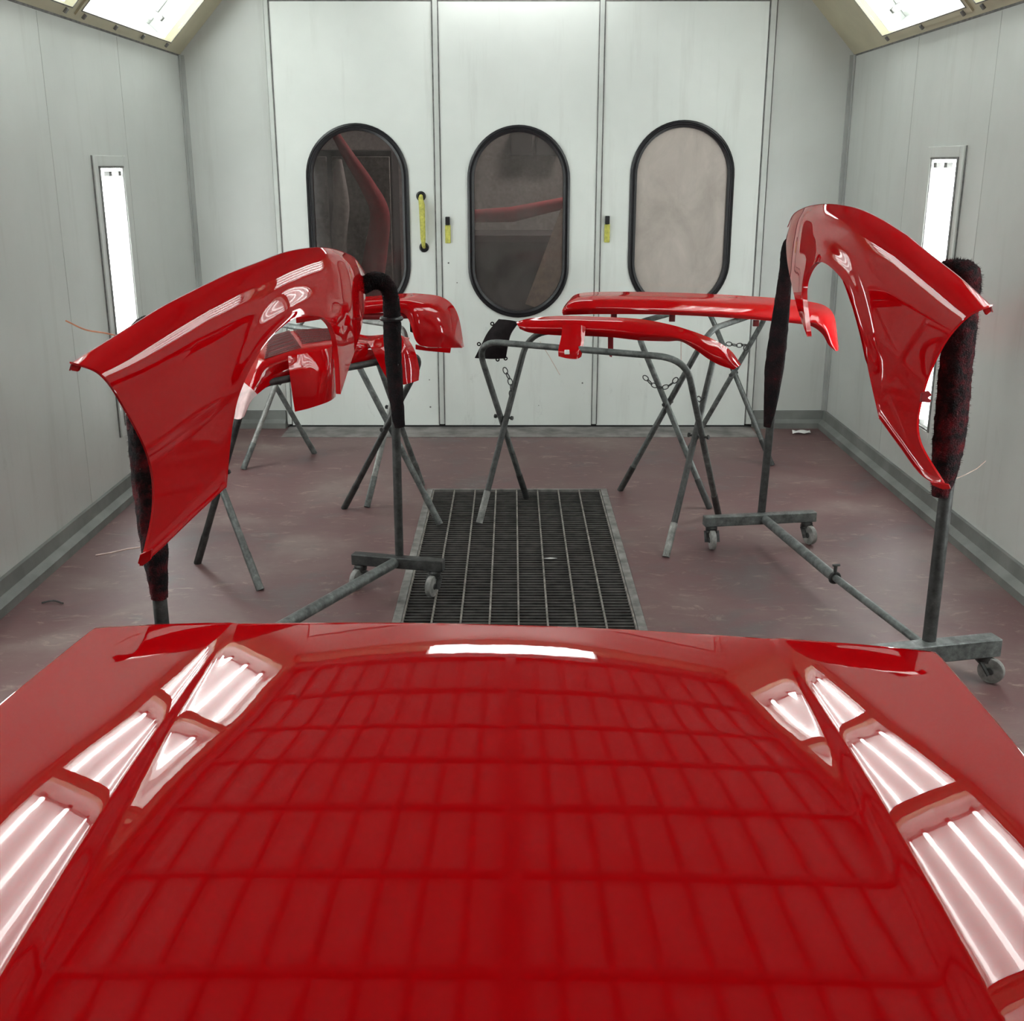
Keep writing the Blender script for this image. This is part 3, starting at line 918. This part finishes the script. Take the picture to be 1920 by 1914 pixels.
MB().tube([A2 + V((0, 0, ZB)), pa[-1]], 0.0175, 14).build('post', 'dsteel', RS)
w3 = wrap_mesh(pa[1:] + [at_y(1500, 447, A2.y - 0.05)], [0.019, 0.040, 0.036, 0.028, 0.024, 0.022], 0.04).build('foam_wrap', 'foam', RS)
MB().tube([B2 + V((0, 0, ZB)), V((B2.x, B2.y, 1.28))], 0.022, 14).build('post', 'dsteel', RS)
pb2 = [at_y(1763, 930, B2.y), at_y(1776, 850, B2.y), at_y(1786, 760, B2.y), at_y(1793, 680, B2.y), at_y(1803, 600, B2.y), at_y(1811, 540, B2.y), at_y(1812, 512, B2.y), at_y(1790, 503, B2.y + 0.03), at_y(1768, 500, B2.y + 0.06)]
rb2 = [0.026, 0.045, 0.048, 0.047, 0.046, 0.042, 0.036, 0.026, 0.018]
w4 = wrap_mesh(pb2, rb2, 0.07).build('foam_wrap', 'foam_red', RS)
fuzz(pb2, rb2, 3000, 'foam_red', w4, 0.012)
MB().tube([at_y(1790, 898, B2.y), at_y(1810, 890, B2.y), at_y(1832, 878, B2.y), at_y(1848, 864, B2.y)], 0.0015, 8).build('wire', 'palewire', RS)

# ------------------------------------------------------------------ fenders
def fender(keys, n, c, root, side, crease, arch_i, top_drop=0.075):
    """traced outline laid on the fender's own plane, then bulged by smooth functions of the place on the panel:
    a rolled-over top, a nose that wraps round, a flared wheel arch, a pressed side crease"""
    n = V(n); sdir = V((-n.y, n.x, 0)).normalized()
    if sdir.y < 0: sdir = -sdir
    k2 = [[V((px, py, 0)) for px, py in col] for col in keys]
    # extra columns either side of the lower rear corner of the arch keep that corner crisp
    k2 = k2[:3] + [[a.lerp(b, 0.86) for a, b in zip(k2[2], k2[3])], k2[3], [a.lerp(b, 0.14) for a, b in zip(k2[3], k2[4])]] + k2[4:]
    pix = sheet_grid(k2, 8, 9)
    nv, nu = len(pix), len(pix[0])
    flat = [[at_plane(p.x, p.y, n, c) for p in row] for row in pix]
    S = lambda p: p.dot(sdir)
    smax = max(S(p) for row in flat for p in row)
    i0, i1 = arch_i[0] * 8, arch_i[1] * 8
    arch = [flat[-1][i] for i in range(i0, i1 + 1)]
    cz0, cs0 = crease[0].z, S(crease[0]); cz1, cs1 = crease[1].z, S(crease[1])
    out = []
    for j in range(nv):
        row = []
        for i in range(nu):
            p = flat[j][i]
            # distance below the top edge, measured down the panel
            d = (flat[0][i] - p).length * 1.0
            R = 0.20
            o = 0.0
            if d < R:
                q = 1 - d / R
                o -= top_drop * (1 - sqrt(max(0.0, 1 - (q * 0.85) ** 2))) / (1 - sqrt(1 - 0.85 ** 2))
            e = smax - S(p)
            if e < 0.30:
                q = 1 - e / 0.30
                o -= 0.11 * (1 - sqrt(max(0.0, 1 - (q * 0.96) ** 2))) / (1 - sqrt(1 - 0.96 ** 2))
            da, fa = 9.0, 0
            for k in range(len(arch) - 1):
                a_, ab = arch[k], arch[k + 1] - arch[k]
                L2 = ab.length_squared
                tt = max(0.0, min(1.0, (p - a_).dot(ab) / L2)) if L2 > 1e-12 else 0.0
                dd = (p - a_ - ab * tt).length
                if dd < da: da, fa = dd, (k + tt) / (len(arch) - 1)
            if da < 0.10:
                q = 1 - da / 0.10
                o += 0.018 * q * q * (3 - 2 * q) * min(1.0, max(0.0, e / 0.25)) * max(0.0, min(1.0, (fa - 0.15) / 0.25))
            # side crease, fading out towards the arch
            s_ = S(p)
            t = (s_ - cs0) / (cs1 - cs0)
            zc = lerp(cz0, cz1, t)
            fade = max(0.0, min(1.0, (1.15 - t) / 0.4))
            x = (zc - p.z) / 0.004
            o -= 0.009 * fade / (1 + math.exp(-max(-30, min(30, x))))
            # rocker edge kicks out a little
            if i <= i0:
                db = (flat[-1][i] - p).length
                if db < 0.05: o += 0.010 * (1 - db / 0.05) ** 2
            pp_ = pix[j][i]
            row.append(at_plane(pp_.x, pp_.y, n, c + o))
        out.append(row)
    body = sheet(MB(), out, 0.0035, side).build('panel', 'red', root, smooth=60)
    return out, body

def lerp(a, b, t): return a + (b - a) * t

def flange(edge, dirs, w, t=0.002):
    m = MB(); vs = []
    for p, d in zip(edge, dirs):
        nrm = d[1] * t
        vs += [p + nrm, p - nrm, p + d[0] * w - nrm, p + d[0] * w + nrm]
    fs = []
    for i in range(len(edge) - 1):
        for k in range(4):
            fs.append((i * 4 + k, i * 4 + (k + 1) % 4, (i + 1) * 4 + (k + 1) % 4, (i + 1) * 4 + k))
    fs += [(3, 2, 1, 0), tuple((len(edge) - 1) * 4 + k for k in range(4))]
    return m.add(vs, fs)

KL = [
 [(135, 680), (190, 702), (233, 762), (279, 856), (289, 950), (268, 1058)],
 [(215, 630), (257, 672), (290, 728), (322, 828), (325, 915), (312, 1018)],
 [(300, 577), (325, 628), (350, 682), (372, 788), (368, 880), (362, 970)],
 [(375, 538), (390, 582), (400, 636), (420, 745), (420, 830), (425, 911)],
 [(430, 512), (440, 552), (448, 602), (447, 664), (443, 725), (437, 790)],
 [(480, 493), (486, 528), (488, 570), (480, 610), (468, 660), (456, 720)],
 [(530, 474), (535, 504), (537, 542), (528, 574), (515, 606), (497, 645)],
 [(575, 465), (582, 488), (583, 515), (577, 540), (566, 566), (550, 597)],
 [(610, 464), (619, 484), (622, 510), (618, 535), (610, 562), (597, 592)],
 [(640, 471), (650, 492), (653, 522), (648, 552), (638, 582), (623, 613)],
 [(665, 484), (672, 510), (675, 548), (669, 588), (654, 626), (634, 662)],
 [(683, 510), (685, 535), (684, 578), (674, 630), (656, 685), (639, 738)]]
nL = V((0.94, -0.343, 0)).normalized()
FL = thing('car_fender', (-0.85, 3.4, 0.61), 'glossy red front fender hung on the left padded stand, headlamp end towards the doors', 'fender')
cL = -1.83
gL, bodyL = fender(KL, nL, cL, FL, 1, (at_plane(282, 856, nL, cL), at_plane(437, 740, nL, cL)), (4, 13))

KR = [
 [(1857, 572), (1812, 594), (1768, 645), (1732, 728), (1721, 820), (1772, 914)],
 [(1800, 520), (1765, 558), (1730, 612), (1703, 700), (1698, 790), (1728, 890)],
 [(1745, 477), (1716, 515), (1690, 572), (1670, 660), (1669, 750), (1688, 838)],
 [(1700, 440), (1675, 478), (1654, 532), (1640, 612), (1641, 700), (1648, 783)],
 [(1655, 412), (1636, 450), (1622, 500), (1614, 568), (1620, 640), (1632, 712)],
 [(1615, 393), (1602, 424), (1594, 468), (1591, 518), (1598, 568), (1613, 622)],
 [(1582, 385), (1573, 410), (1568, 443), (1567, 475), (1573, 506), (1588, 540)],
 [(1553, 382), (1547, 403), (1544, 428), (1543, 452), (1547, 476), (1560, 502)],
 [(1528, 384), (1522, 404), (1518, 428), (1518, 450), (1523, 470), (1534, 490)],
 [(1507, 390), (1499, 410), (1496, 438), (1498, 462), (1504, 485), (1514, 510)],
 [(1488, 402), (1483, 425), (1482, 460), (1487, 497), (1495, 525), (1505, 552)],
 [(1477, 425), (1474, 450), (1476, 490), (1485, 537), (1497, 585), (1513, 630)]]
nR = V((-0.98, -0.19, 0)).normalized()
FR = thing('car_fender', (1.25, 4.0, 0.75), 'glossy red front fender hung high on the right padded stand beside the right wall', 'fender')
cR = -1.815
gR, bodyR = fender(KR, nR, cR, FR, -1, (at_plane(1724, 728, nR, cR), at_plane(1640, 640, nR, cR)), (4, 13), 0.070)

def fender_bits(grid, root, n, right):
    inn = -n
    # inner flange along the top edge, turned down behind the panel
    top = grid[0]
    m = flange(top, [((inn * 0.5 + V((0, 0, -1))).normalized(), n) for _ in top], 0.022)
    m.build('top_flange', 'red_in', root)
    bot = grid[-1]
    i0, i1 = 4 * 8, 13 * 8
    arch = bot[i0:i1 + 1]
    flange(arch, [(inn, V((0, 0, 1))) for _ in arch], 0.018).build('arch_lip', 'red', root)
    rear = [row[0] for row in grid]
    flange(rear, [((inn * 1.0).normalized(), V((0, 0, 1))) for _ in rear], 0.007).build('rear_flange', 'red', root)
    low = bot[:i0 + 1]
    flange(low, [((inn * 0.9 + V((0, 0, -0.35))).normalized(), V((0, 0, 1))) for _ in low], 0.012).build('sill_flange', 'red', root)
fender_bits(gL, FL, nL, False)
fender_bits(gR, FR, nR, True)

# corner tabs
def tab(root, pts, Y, name='bracket', mat='red', d=0.012):
    P = [at_y(a, b, Y) for a, b in pts]; n_ = len(P)
    Q = [p + V((0, d, 0)) for p in P]
    fs = [tuple(range(n_)), tuple(range(n_, 2 * n_))[::-1]] + [(i, (i + 1) % n_, n_ + (i + 1) % n_, n_ + i) for i in range(n_)]
    return MB().add(P + Q, fs).build(name, mat, root, smooth=30, bevel=0.0015)
tl = gL[0][0]; tr_ = gR[0][0]
tab(FL, [(136, 680), (150, 688), (146, 697), (134, 695), (131, 688)], tl.y + 0.002)
tab(FR, [(1845, 575), (1857, 570), (1859, 585), (1850, 591), (1846, 584)], tr_.y + 0.002)
tab(FR, [(1728, 738), (1742, 733), (1748, 741), (1740, 746), (1747, 750), (1744, 755), (1727, 754)], gR[20][0].y + 0.02, 'bracket', 'red_in')
tab(FL, [(262, 1040), (284, 1030), (282, 1050), (266, 1062), (258, 1056)], gL[-1][0].y + 0.0)
tab(FR, [(1745, 903), (1780, 908), (1783, 916), (1768, 918), (1748, 910)], gR[-1][0].y - 0.0)

# ------------------------------------------------------------------ bumpers and valances
def panel_from(keys, t, side, name, mat, root, nu=7, nv=6):
    g = [[at_y(px, py, Y) for (px, py, Y) in col] for col in keys]
    grid = sheet_grid(g, nu, nv)
    o = sheet(MB(), grid, t, side).build(name, mat, root, smooth=60)
    return grid, o

# long bumper on the right back trestle
b = thing('car_bumper', (1.1, 5.8, 0.9), 'long red car bumper lying across the right back trestle', 'bumper')
KB = [
 [(1064, 566, 5.66), (1058, 574, 5.60), (1054, 583, 5.57), (1056, 591, 5.58)],
 [(1083, 551, 5.72), (1076, 561, 5.60), (1069, 577, 5.54), (1074, 590, 5.56)],
 [(1135, 547, 5.76), (1132, 557, 5.62), (1128, 575, 5.54), (1132, 589, 5.56)],
 [(1250, 548, 5.82), (1250, 560, 5.68), (1250, 580, 5.60), (1250, 590, 5.62)],
 [(1370, 553, 5.90), (1370, 567, 5.76), (1370, 586, 5.68), (1370, 596, 5.70)],
 [(1460, 559, 5.96), (1460, 574, 5.82), (1458, 595, 5.74), (1458, 603, 5.76)],
 [(1522, 566, 5.98), (1518, 580, 5.84), (1513, 600, 5.76), (1510, 609, 5.78)],
 [(1550, 575, 5.94), (1543, 588, 5.81), (1534, 606, 5.74), (1528, 615, 5.76)],
 [(1564, 592, 5.88), (1557, 604, 5.78), (1549, 619, 5.72), (1543, 628, 5.74)],
 [(1569, 622, 5.83), (1565, 631, 5.76), (1558, 640, 5.72), (1553, 646, 5.73)],
 [(1573, 656, 5.80), (1571, 657, 5.77), (1568, 658, 5.75), (1565, 657, 5.75)]]
gb, _ = panel_from(KB, 0.006, 1, 'shell', 'red', b)
pts = [p + V((0, 0.05, 0.02)) for p in [at_y(x, y_, Y) for x, y_, Y in ((1105, 582, 5.62), (1250, 582, 5.70), (1370, 588, 5.78), (1480, 598, 5.84))]]
MB().tube(spline(pts, 6), 0.022, 10).build('reinforcement', 'red_in', b)
for (px, py, h) in ((1152, 590, 18), (1262, 590, 14), (1420, 600, 12)):
    P = at_y(px, py, 5.68 + (px - 1150) * 0.0006)
    MB().box(P + V((0, 0.03, -0.02)), (0.03, 0.015, h / 380)).build('bracket', 'red_in', b, bevel=0.002)

# slim valance on the grate trestle
s = thing('car_valance', (0.5, 5.1, 0.9), 'slim red front valance with hanging tab, lying on the trestle over the drain grate', 'valance')
Yf = lambda x: 5.17 - (x - 970) * 0.00062
KS = [
 [(968, 604, .02), (970, 608, 0), (972, 612, -.01), (975, 617, .0)],
 [(992, 597, .04), (992, 606, 0), (993, 616, -.02), (996, 624, .0)],
 [(1050, 592, .06), (1050, 603, 0), (1050, 617, -.03), (1050, 629, .0)],
 [(1130, 594, .06), (1130, 605, 0), (1130, 619, -.03), (1130, 631, .0)],
 [(1200, 598, .06), (1200, 610, 0), (1199, 626, -.03), (1198, 638, .0)],
 [(1255, 608, .05), (1253, 618, 0), (1251, 630, -.03), (1250, 640, .0)],
 [(1290, 618, .05), (1285, 628, 0), (1280, 636, -.03), (1276, 640, .0)],
 [(1318, 628, .04), (1312, 638, -.02), (1307, 649, -.04), (1303, 655, -.02)],
 [(1345, 640, .02), (1338, 652, -.03), (1331, 664, -.05), (1325, 671, -.03)],
 [(1371, 658, .0), (1363, 667, -.05), (1355, 677, -.06), (1348, 684, -.05)],
 [(1389, 683, -.02), (1385, 687, -.05), (1380, 690, -.06), (1375, 693, -.06)]]
KS = [[(x, y_, Yf(x) + d) for x, y_, d in c_] for c_ in KS]
panel_from(KS, 0.006, 1, 'shell', 'red', s)
KT = [[(1055, 610, 5.16), (1052, 632, 5.155), (1047, 655, 5.15), (1047, 668, 5.15)],
      [(1072, 608, 5.145), (1070, 632, 5.14), (1066, 655, 5.135), (1064, 672, 5.135)],
      [(1088, 609, 5.145), (1086, 632, 5.14), (1084, 655, 5.135), (1081, 673, 5.135)],
      [(1098, 613, 5.16), (1096, 632, 5.155), (1093, 655, 5.15), (1090, 669, 5.15)]]
KT = [[(x, y_, Y - (0.10, 0.15, 0.22, 0.23)[j]) for j, (x, y_, Y) in enumerate(c_)] for c_ in KT]
_, tb_ = panel_from(KT, 0.010, 1, 'hanging_tab', 'red', s)
P = at_y(1063, 660, 4.90)
MB().box(P, (0.022, 0.006, 0.020)).build('tab_patch', 'paper', tb_, bevel=0.003)
# dark slotted bracket at the left end
g = [[at_y(935, 598, 5.30), at_y(915, 622, 5.29), at_y(903, 645, 5.28), at_y(890, 671, 5.27)],
     [at_y(955, 600, 5.26), at_y(938, 622, 5.25), at_y(928, 648, 5.24), at_y(920, 673, 5.24)],
     [at_y(973, 603, 5.24), at_y(958, 625, 5.23), at_y(952, 648, 5.22), at_y(948, 672, 5.22)]]
grid = sheet_grid(g, 8, 8)
eb = sheet(MB(), grid, 0.006, 1).build('end_bracket', 'black', s)
sp = MB()
for (px, py) in ((923, 607), (898, 645), (905, 673), (933, 674), (948, 672)):
    sp.torus(at_y(px, py, 5.26), (0, 1, 0), 0.007, 0.003, 12, 6)
sp.build('clip', 'black', eb)
tab(s, [(1140, 622), (1150, 622), (1150, 655), (1147, 670), (1143, 668), (1140, 655)], 5.2, 'bracket', 'red_in')
MB().tube([at_y(1012, 640, 5.18), at_y(1030, 668, 5.17), at_y(1050, 703, 5.16)], 0.0016, 6).build('wire', 'palewire', s)
MB().tube([at_y(1277, 640, 5.10), at_y(1277, 682, 5.10)], 0.002, 6).build('wire', 'palewire', s)

# left near valance with mesh top and two hanging flaps
s2 = thing('car_bumper', (-0.85, 4.85, 0.9), 'red front bumper with mesh top and two hanging flaps, behind the left fender', 'bumper')
KF = [
 [(440, 784, 4.60), (446, 785, 4.57), (452, 784, 4.56), (458, 781, 4.57)],
 [(447, 742, 4.62), (456, 746, 4.58), (464, 749, 4.57), (471, 752, 4.58)],
 [(459, 702, 4.68), (471, 714, 4.62), (480, 723, 4.60), (489, 734, 4.62)],
 [(477, 664, 4.80), (489, 684, 4.68), (500, 703, 4.66), (511, 719, 4.68)],
 [(503, 634, 4.98), (528, 667, 4.76), (534, 690, 4.74), (541, 708, 4.76)],
 [(550, 620, 5.06), (573, 657, 4.84), (577, 680, 4.82), (581, 700, 4.84)],
 [(612, 616, 5.14), (622, 648, 4.92), (625, 668, 4.90), (630, 690, 4.92)],
 [(655, 621, 5.18), (664, 641, 4.98), (667, 665, 4.96), (668, 693, 4.98)],
 [(688, 629, 5.20), (697, 642, 5.04), (699, 662, 5.02), (696, 684, 5.04)],
 [(730, 627, 5.24), (727, 640, 5.10), (724, 655, 5.08), (718, 670, 5.10)],
 [(768, 633, 5.26), (762, 642, 5.16), (756, 650, 5.14), (748, 660, 5.15)]]
KF = [[(x, y_, Y - 0.37 + 0.028 * i) for x, y_, Y in c_] for i, c_ in enumerate(KF)]
gf, shell = panel_from(KF, 0.006, 1, 'shell', 'red', s2)
def inset(quad, name):
    P = [V(p) for p in quad]
    m = MB(); nx, ny = 26, 10
    nrm = (P[1] - P[0]).cross(P[3] - P[0]).normalized()
    if nrm.z < 0: nrm = -nrm
    def q_(u, v): return P[0].lerp(P[1], u).lerp(P[3].lerp(P[2], u), v) + nrm * 0.004
    for i in range(nx + 1):
        a = q_(i / nx, 0); b_ = q_(min(1, i / nx + 0.12), 1); m.tube([a, b_], 0.0014, 4)
        a = q_(i / nx, 1); b_ = q_(min(1, i / nx + 0.12), 0); m.tube([a, b_], 0.0014, 4)
    for j in range(ny + 1): m.tube([q_(0, j / ny), q_(1, j / ny)], 0.0014, 4)
    return m.build(name, 'mesh', shell)
tip = [[p + V((0, -0.008, 0)) for p in row[:13]] for row in gf]  # whitish reflection on the curled end, put in as a coloured sheet
sheet(MB(), tip, 0.003, 1).build('end_reflection', 'pale_tip', shell, smooth=60)
gg = lambda u, v: gf[int(v * 6)][int(u * 7)]     # v: 0..3, u: 0..10
inset([gg(3.4, 0.85), gg(4.9, 0.85), gg(4.9, 0.15), gg(4.0, 0.15)], 'mesh_grille')
inset([gg(5.1, 0.75), gg(6.7, 0.75), gg(6.4, 0.15), gg(5.1, 0.15)], 'mesh_grille')
K1 = [[(540, 668, 4.72), (543, 700, 4.70), (548, 740, 4.69), (553, 772, 4.69)],
      [(570, 663, 4.72), (572, 700, 4.70), (575, 738, 4.69), (578, 766, 4.69)],
      [(603, 656, 4.73), (605, 695, 4.70), (605, 730, 4.69), (606, 757, 4.69)],
      [(618, 652, 4.76), (621, 690, 4.72), (621, 725, 4.72), (620, 751, 4.72)],
      [(629, 649, 4.82), (631, 690, 4.80), (631, 720, 4.80), (629, 744, 4.80)]]
K1 = [[(x, y_, Y - 0.25) for x, y_, Y in c_] for c_ in K1]
panel_from(K1, 0.008, 1, 'hanging_flap', 'red', s2)
K2 = [[(690, 641, 4.98), (702, 665, 4.96), (716, 693, 4.95), (733, 722, 4.95)],
      [(720, 632, 4.98), (730, 662, 4.95), (742, 692, 4.94), (752, 722, 4.94)],
      [(748, 628, 5.00), (758, 655, 4.96), (766, 690, 4.96), (770, 718, 4.96)],
      [(766, 636, 5.06), (778, 658, 5.03), (786, 690, 5.03), (785, 713, 5.03)]]
K2 = [[(x, y_, Y - 0.13) for x, y_, Y in c_] for c_ in K2]
panel_from(K2, 0.008, 1, 'hanging_flap', 'red', s2)

# back left bumper
s3 = thing('car_bumper', (-0.65, 5.8, 0.95), 'red bumper with a big curved end, at the back left against the left door', 'bumper')
KQ = [
 [(556, 575, 5.55), (556, 586, 5.50), (556, 597, 5.48), (556, 606, 5.50)],
 [(620, 563, 5.68), (620, 574, 5.60), (620, 585, 5.58), (620, 596, 5.60)],
 [(690, 556, 5.78), (690, 566, 5.68), (691, 577, 5.66), (692, 588, 5.68)],
 [(760, 550, 5.88), (758, 562, 5.74), (757, 575, 5.72), (757, 588, 5.74)],
 [(795, 551, 5.90), (783, 570, 5.75), (780, 604, 5.72), (780, 640, 5.74)],
 [(826, 556, 5.92), (808, 580, 5.78), (803, 615, 5.75), (800, 650, 5.76)],
 [(848, 571, 5.94), (834, 593, 5.83), (828, 622, 5.79), (824, 651, 5.80)],
 [(861, 598, 5.97), (853, 614, 5.90), (849, 632, 5.86), (845, 652, 5.86)],
 [(870, 650, 6.02), (868, 651, 5.98), (866, 652, 5.95), (863, 652, 5.95)]]
panel_from(KQ, 0.006, 1, 'shell', 'red', s3)
tab(s3, [(779, 646), (800, 652), (846, 652), (844, 662), (800, 658), (779, 655)], 5.80, 'lower_lip', 'red', 0.02)
tab(s3, [(766, 572), (780, 574), (780, 600), (776, 625), (769, 622), (768, 600)], 5.88, 'dark_gap', 'black', 0.05)  # black sheet added to darken the gap inside the bumper end
MB().tube([at_y(675, 592, 5.72), at_y(720, 593, 5.74), at_y(775, 590, 5.80)], 0.018, 10).build('reinforcement', 'red_in', s3)

# ------------------------------------------------------------------ bonnet
HZ, FZ = 0.904, 1.22
def lerp(a, b, t): return a + (b - a) * t
def hood_pt(u, v):
    """u -1..1 across, v 0 far .. 1 near"""
    far_l, far_r = V((-0.722, 1.815)), V((0.705, 1.735))
    near_l, near_r = V((-0.800, 0.56)), V((0.630, 0.50))
    t = (u + 1) / 2
    f = far_l.lerp(far_r, t); n_ = near_l.lerp(near_r, t)
    p = f.lerp(n_, v)
    f.y += 0
    x, y = p.x, p.y + 0.012 * (1 - u * u) * (1 - v)
    z = HZ - 0.008 * x
    if y < 1.42: z -= 0.080 * (y - FZ) ** 2
    else: z -= 0.0032 + 0.032 * (y - 1.42) + 0.018 * (y - 1.42) ** 2
    if y > 1.22: z -= (0.029 if x > -0.02 else 0.020) * (y - 1.22) ** 2 * min(1.0, abs(x + 0.02) / 0.47) ** 2
    xl, xr = lerp(-0.478, -0.470, v), lerp(0.442, 0.425, v)
    xc = (xl + xr) / 2; hw = (xr - xl) / 2
    d = abs(x - xc)
    z -= 0.003 * (1 - 0.7 * v) * min(1.0, d / hw) ** 2                     # gentle crown between the creases
    e = d - hw
    w_ = 0.010 + 0.008 * v
    z += 0.0026 * (1 / (1 + math.exp(-max(-30, min(30, e / (w_ * 0.35))))))
    if e > 0:
        z -= 0.030 * e + 0.11 * e * e
    return V((x, y, z))
NU, NV = 220, 120
grid = []
for j in range(NV + 1):
    grid.append([hood_pt(-1 + 2 * i / NU, j / NV) for i in range(NU + 1)])
# rolled rim with a short return flange
def ring(g, off_out, dz):
    return None
c_ = V((-0.05, 1.15, 0))
m = MB()
nv_, nu_ = NV + 1, NU + 1
m.add([p for r_ in grid for p in r_], [(j * nu_ + i, j * nu_ + i + 1, (j + 1) * nu_ + i + 1, (j + 1) * nu_ + i) for j in range(NV) for i in range(NU)])
per = [(0, i) for i in range(NU)] + [(j, NU) for j in range(NV)] + [(NV, i) for i in range(NU, 0, -1)] + [(j, 0) for j in range(NV, 0, -1)]
base_n = len(m.v)
steps = [(0.003, -0.0008), (0.006, -0.003), (0.0075, -0.007), (0.0075, -0.020), (-0.012, -0.022)]
K = len(per)
idx_prev = [j * nu_ + i for j, i in per]
for so, dz in steps:
    cur = []
    for j, i in per:
        p = grid[j][i]; o = V((0, 0, 0))
        if j == 0: o += V((0.056, 0.998, 0))
        if j == NV: o += V((-0.042, -0.999, 0))
        if i == NU: o += V((0.998, -0.06, 0))
        if i == 0: o += V((-0.998, 0.06, 0))
        o = o.normalized() if o.length > 1.2 else o
        m.v.append(p + o * so + V((0, 0, dz))); cur.append(len(m.v) - 1)
    for k in range(K):
        m.f.append((idx_prev[k], idx_prev[(k + 1) % K], cur[(k + 1) % K], cur[k]))
    idx_prev = cur
# underside skin
under = []
for j, r_ in enumerate(grid):
    pass
hood = thing('car_bonnet', (-0.05, 1.15, HZ - 0.03), 'big glossy red car bonnet filling the foreground, lamps mirrored in it', 'bonnet')
m.build('outer_skin', 'red', hood, smooth=50)
u_ = MB()
ii = range(0, NU + 1, 10); jj = range(0, NV + 1, 10)
I, J = list(ii), list(jj)
vs = []
for j in J:
    for i in I:
        p = grid[j][i]; q = p + (V((c_.x, c_.y, p.z)) - p) * 0.03; vs.append(V((q.x, q.y, p.z - 0.017)))
u_.add(vs, [(b_ * len(I) + a_, b_ * len(I) + a_ + 1, (b_ + 1) * len(I) + a_ + 1, (b_ + 1) * len(I) + a_) for b_ in range(len(J) - 1) for a_ in range(len(I) - 1)])
u_.build('inner_frame', 'red_in', hood, smooth=60)

# trestle that carries the bonnet
trestle(V((-0.42, 0.85, 0)), V((0.38, 0.85, 0)), V((-0.42, 1.40, 0)), V((0.38, 1.40, 0)),
        'grey tube trestle under the red bonnet', 0.46, 0.824)

# ------------------------------------------------------------------ small litter
P = at_z(1500, 812, 0.003)
pp = MB(); n_ = 10; vs = []
for j in range(5):
    for i in range(n_):
        u, v = i / (n_ - 1), j / 4
        vs.append((P.x - 0.055 + 0.115 * u + 0.01 * v, P.y - 0.03 + 0.06 * v, 0.006 + 0.008 * abs(sin(u * 5 + v * 2)) + 0.004 * v))
pp.add(vs, [(j * n_ + i, j * n_ + i + 1, (j + 1) * n_ + i + 1, (j + 1) * n_ + i) for j in range(4) for i in range(n_ - 1)])
po = pp.build('paper_scrap', 'paper'); so_ = po.modifiers.new('s', 'SOLIDIFY'); so_.thickness = 0.001
tag(po, 'crumpled white paper scrap on the floor by the right back corner', 'paper')
P = at_z(1032, 1046, 0.003)
po = MB().add([(P.x - 0.03, P.y, 0.002), (P.x, P.y - 0.008, 0.004), (P.x + 0.03, P.y + 0.002, 0.002), (P.x, P.y + 0.006, 0.003),
               (P.x - 0.03, P.y, 0.001), (P.x, P.y - 0.008, 0.002), (P.x + 0.03, P.y + 0.002, 0.001), (P.x, P.y + 0.006, 0.0015)],
              [(0, 1, 2, 3), (7, 6, 5, 4), (0, 4, 5, 1), (1, 5, 6, 2), (2, 6, 7, 3), (3, 7, 4, 0)]).build('paper_scrap', 'paper', smooth=0)
tag(po, 'tiny white paper sliver lying on the drain grate', 'paper')
P0 = [at_z(78, 1130, 0.006), at_z(100, 1126, 0.01), at_z(118, 1131, 0.006)]
tag(MB().tube(spline(P0, 5), 0.0035, 8).build('metal_clip', 'dsteel'), 'small dark wire clip on the floor at the left', 'clip')
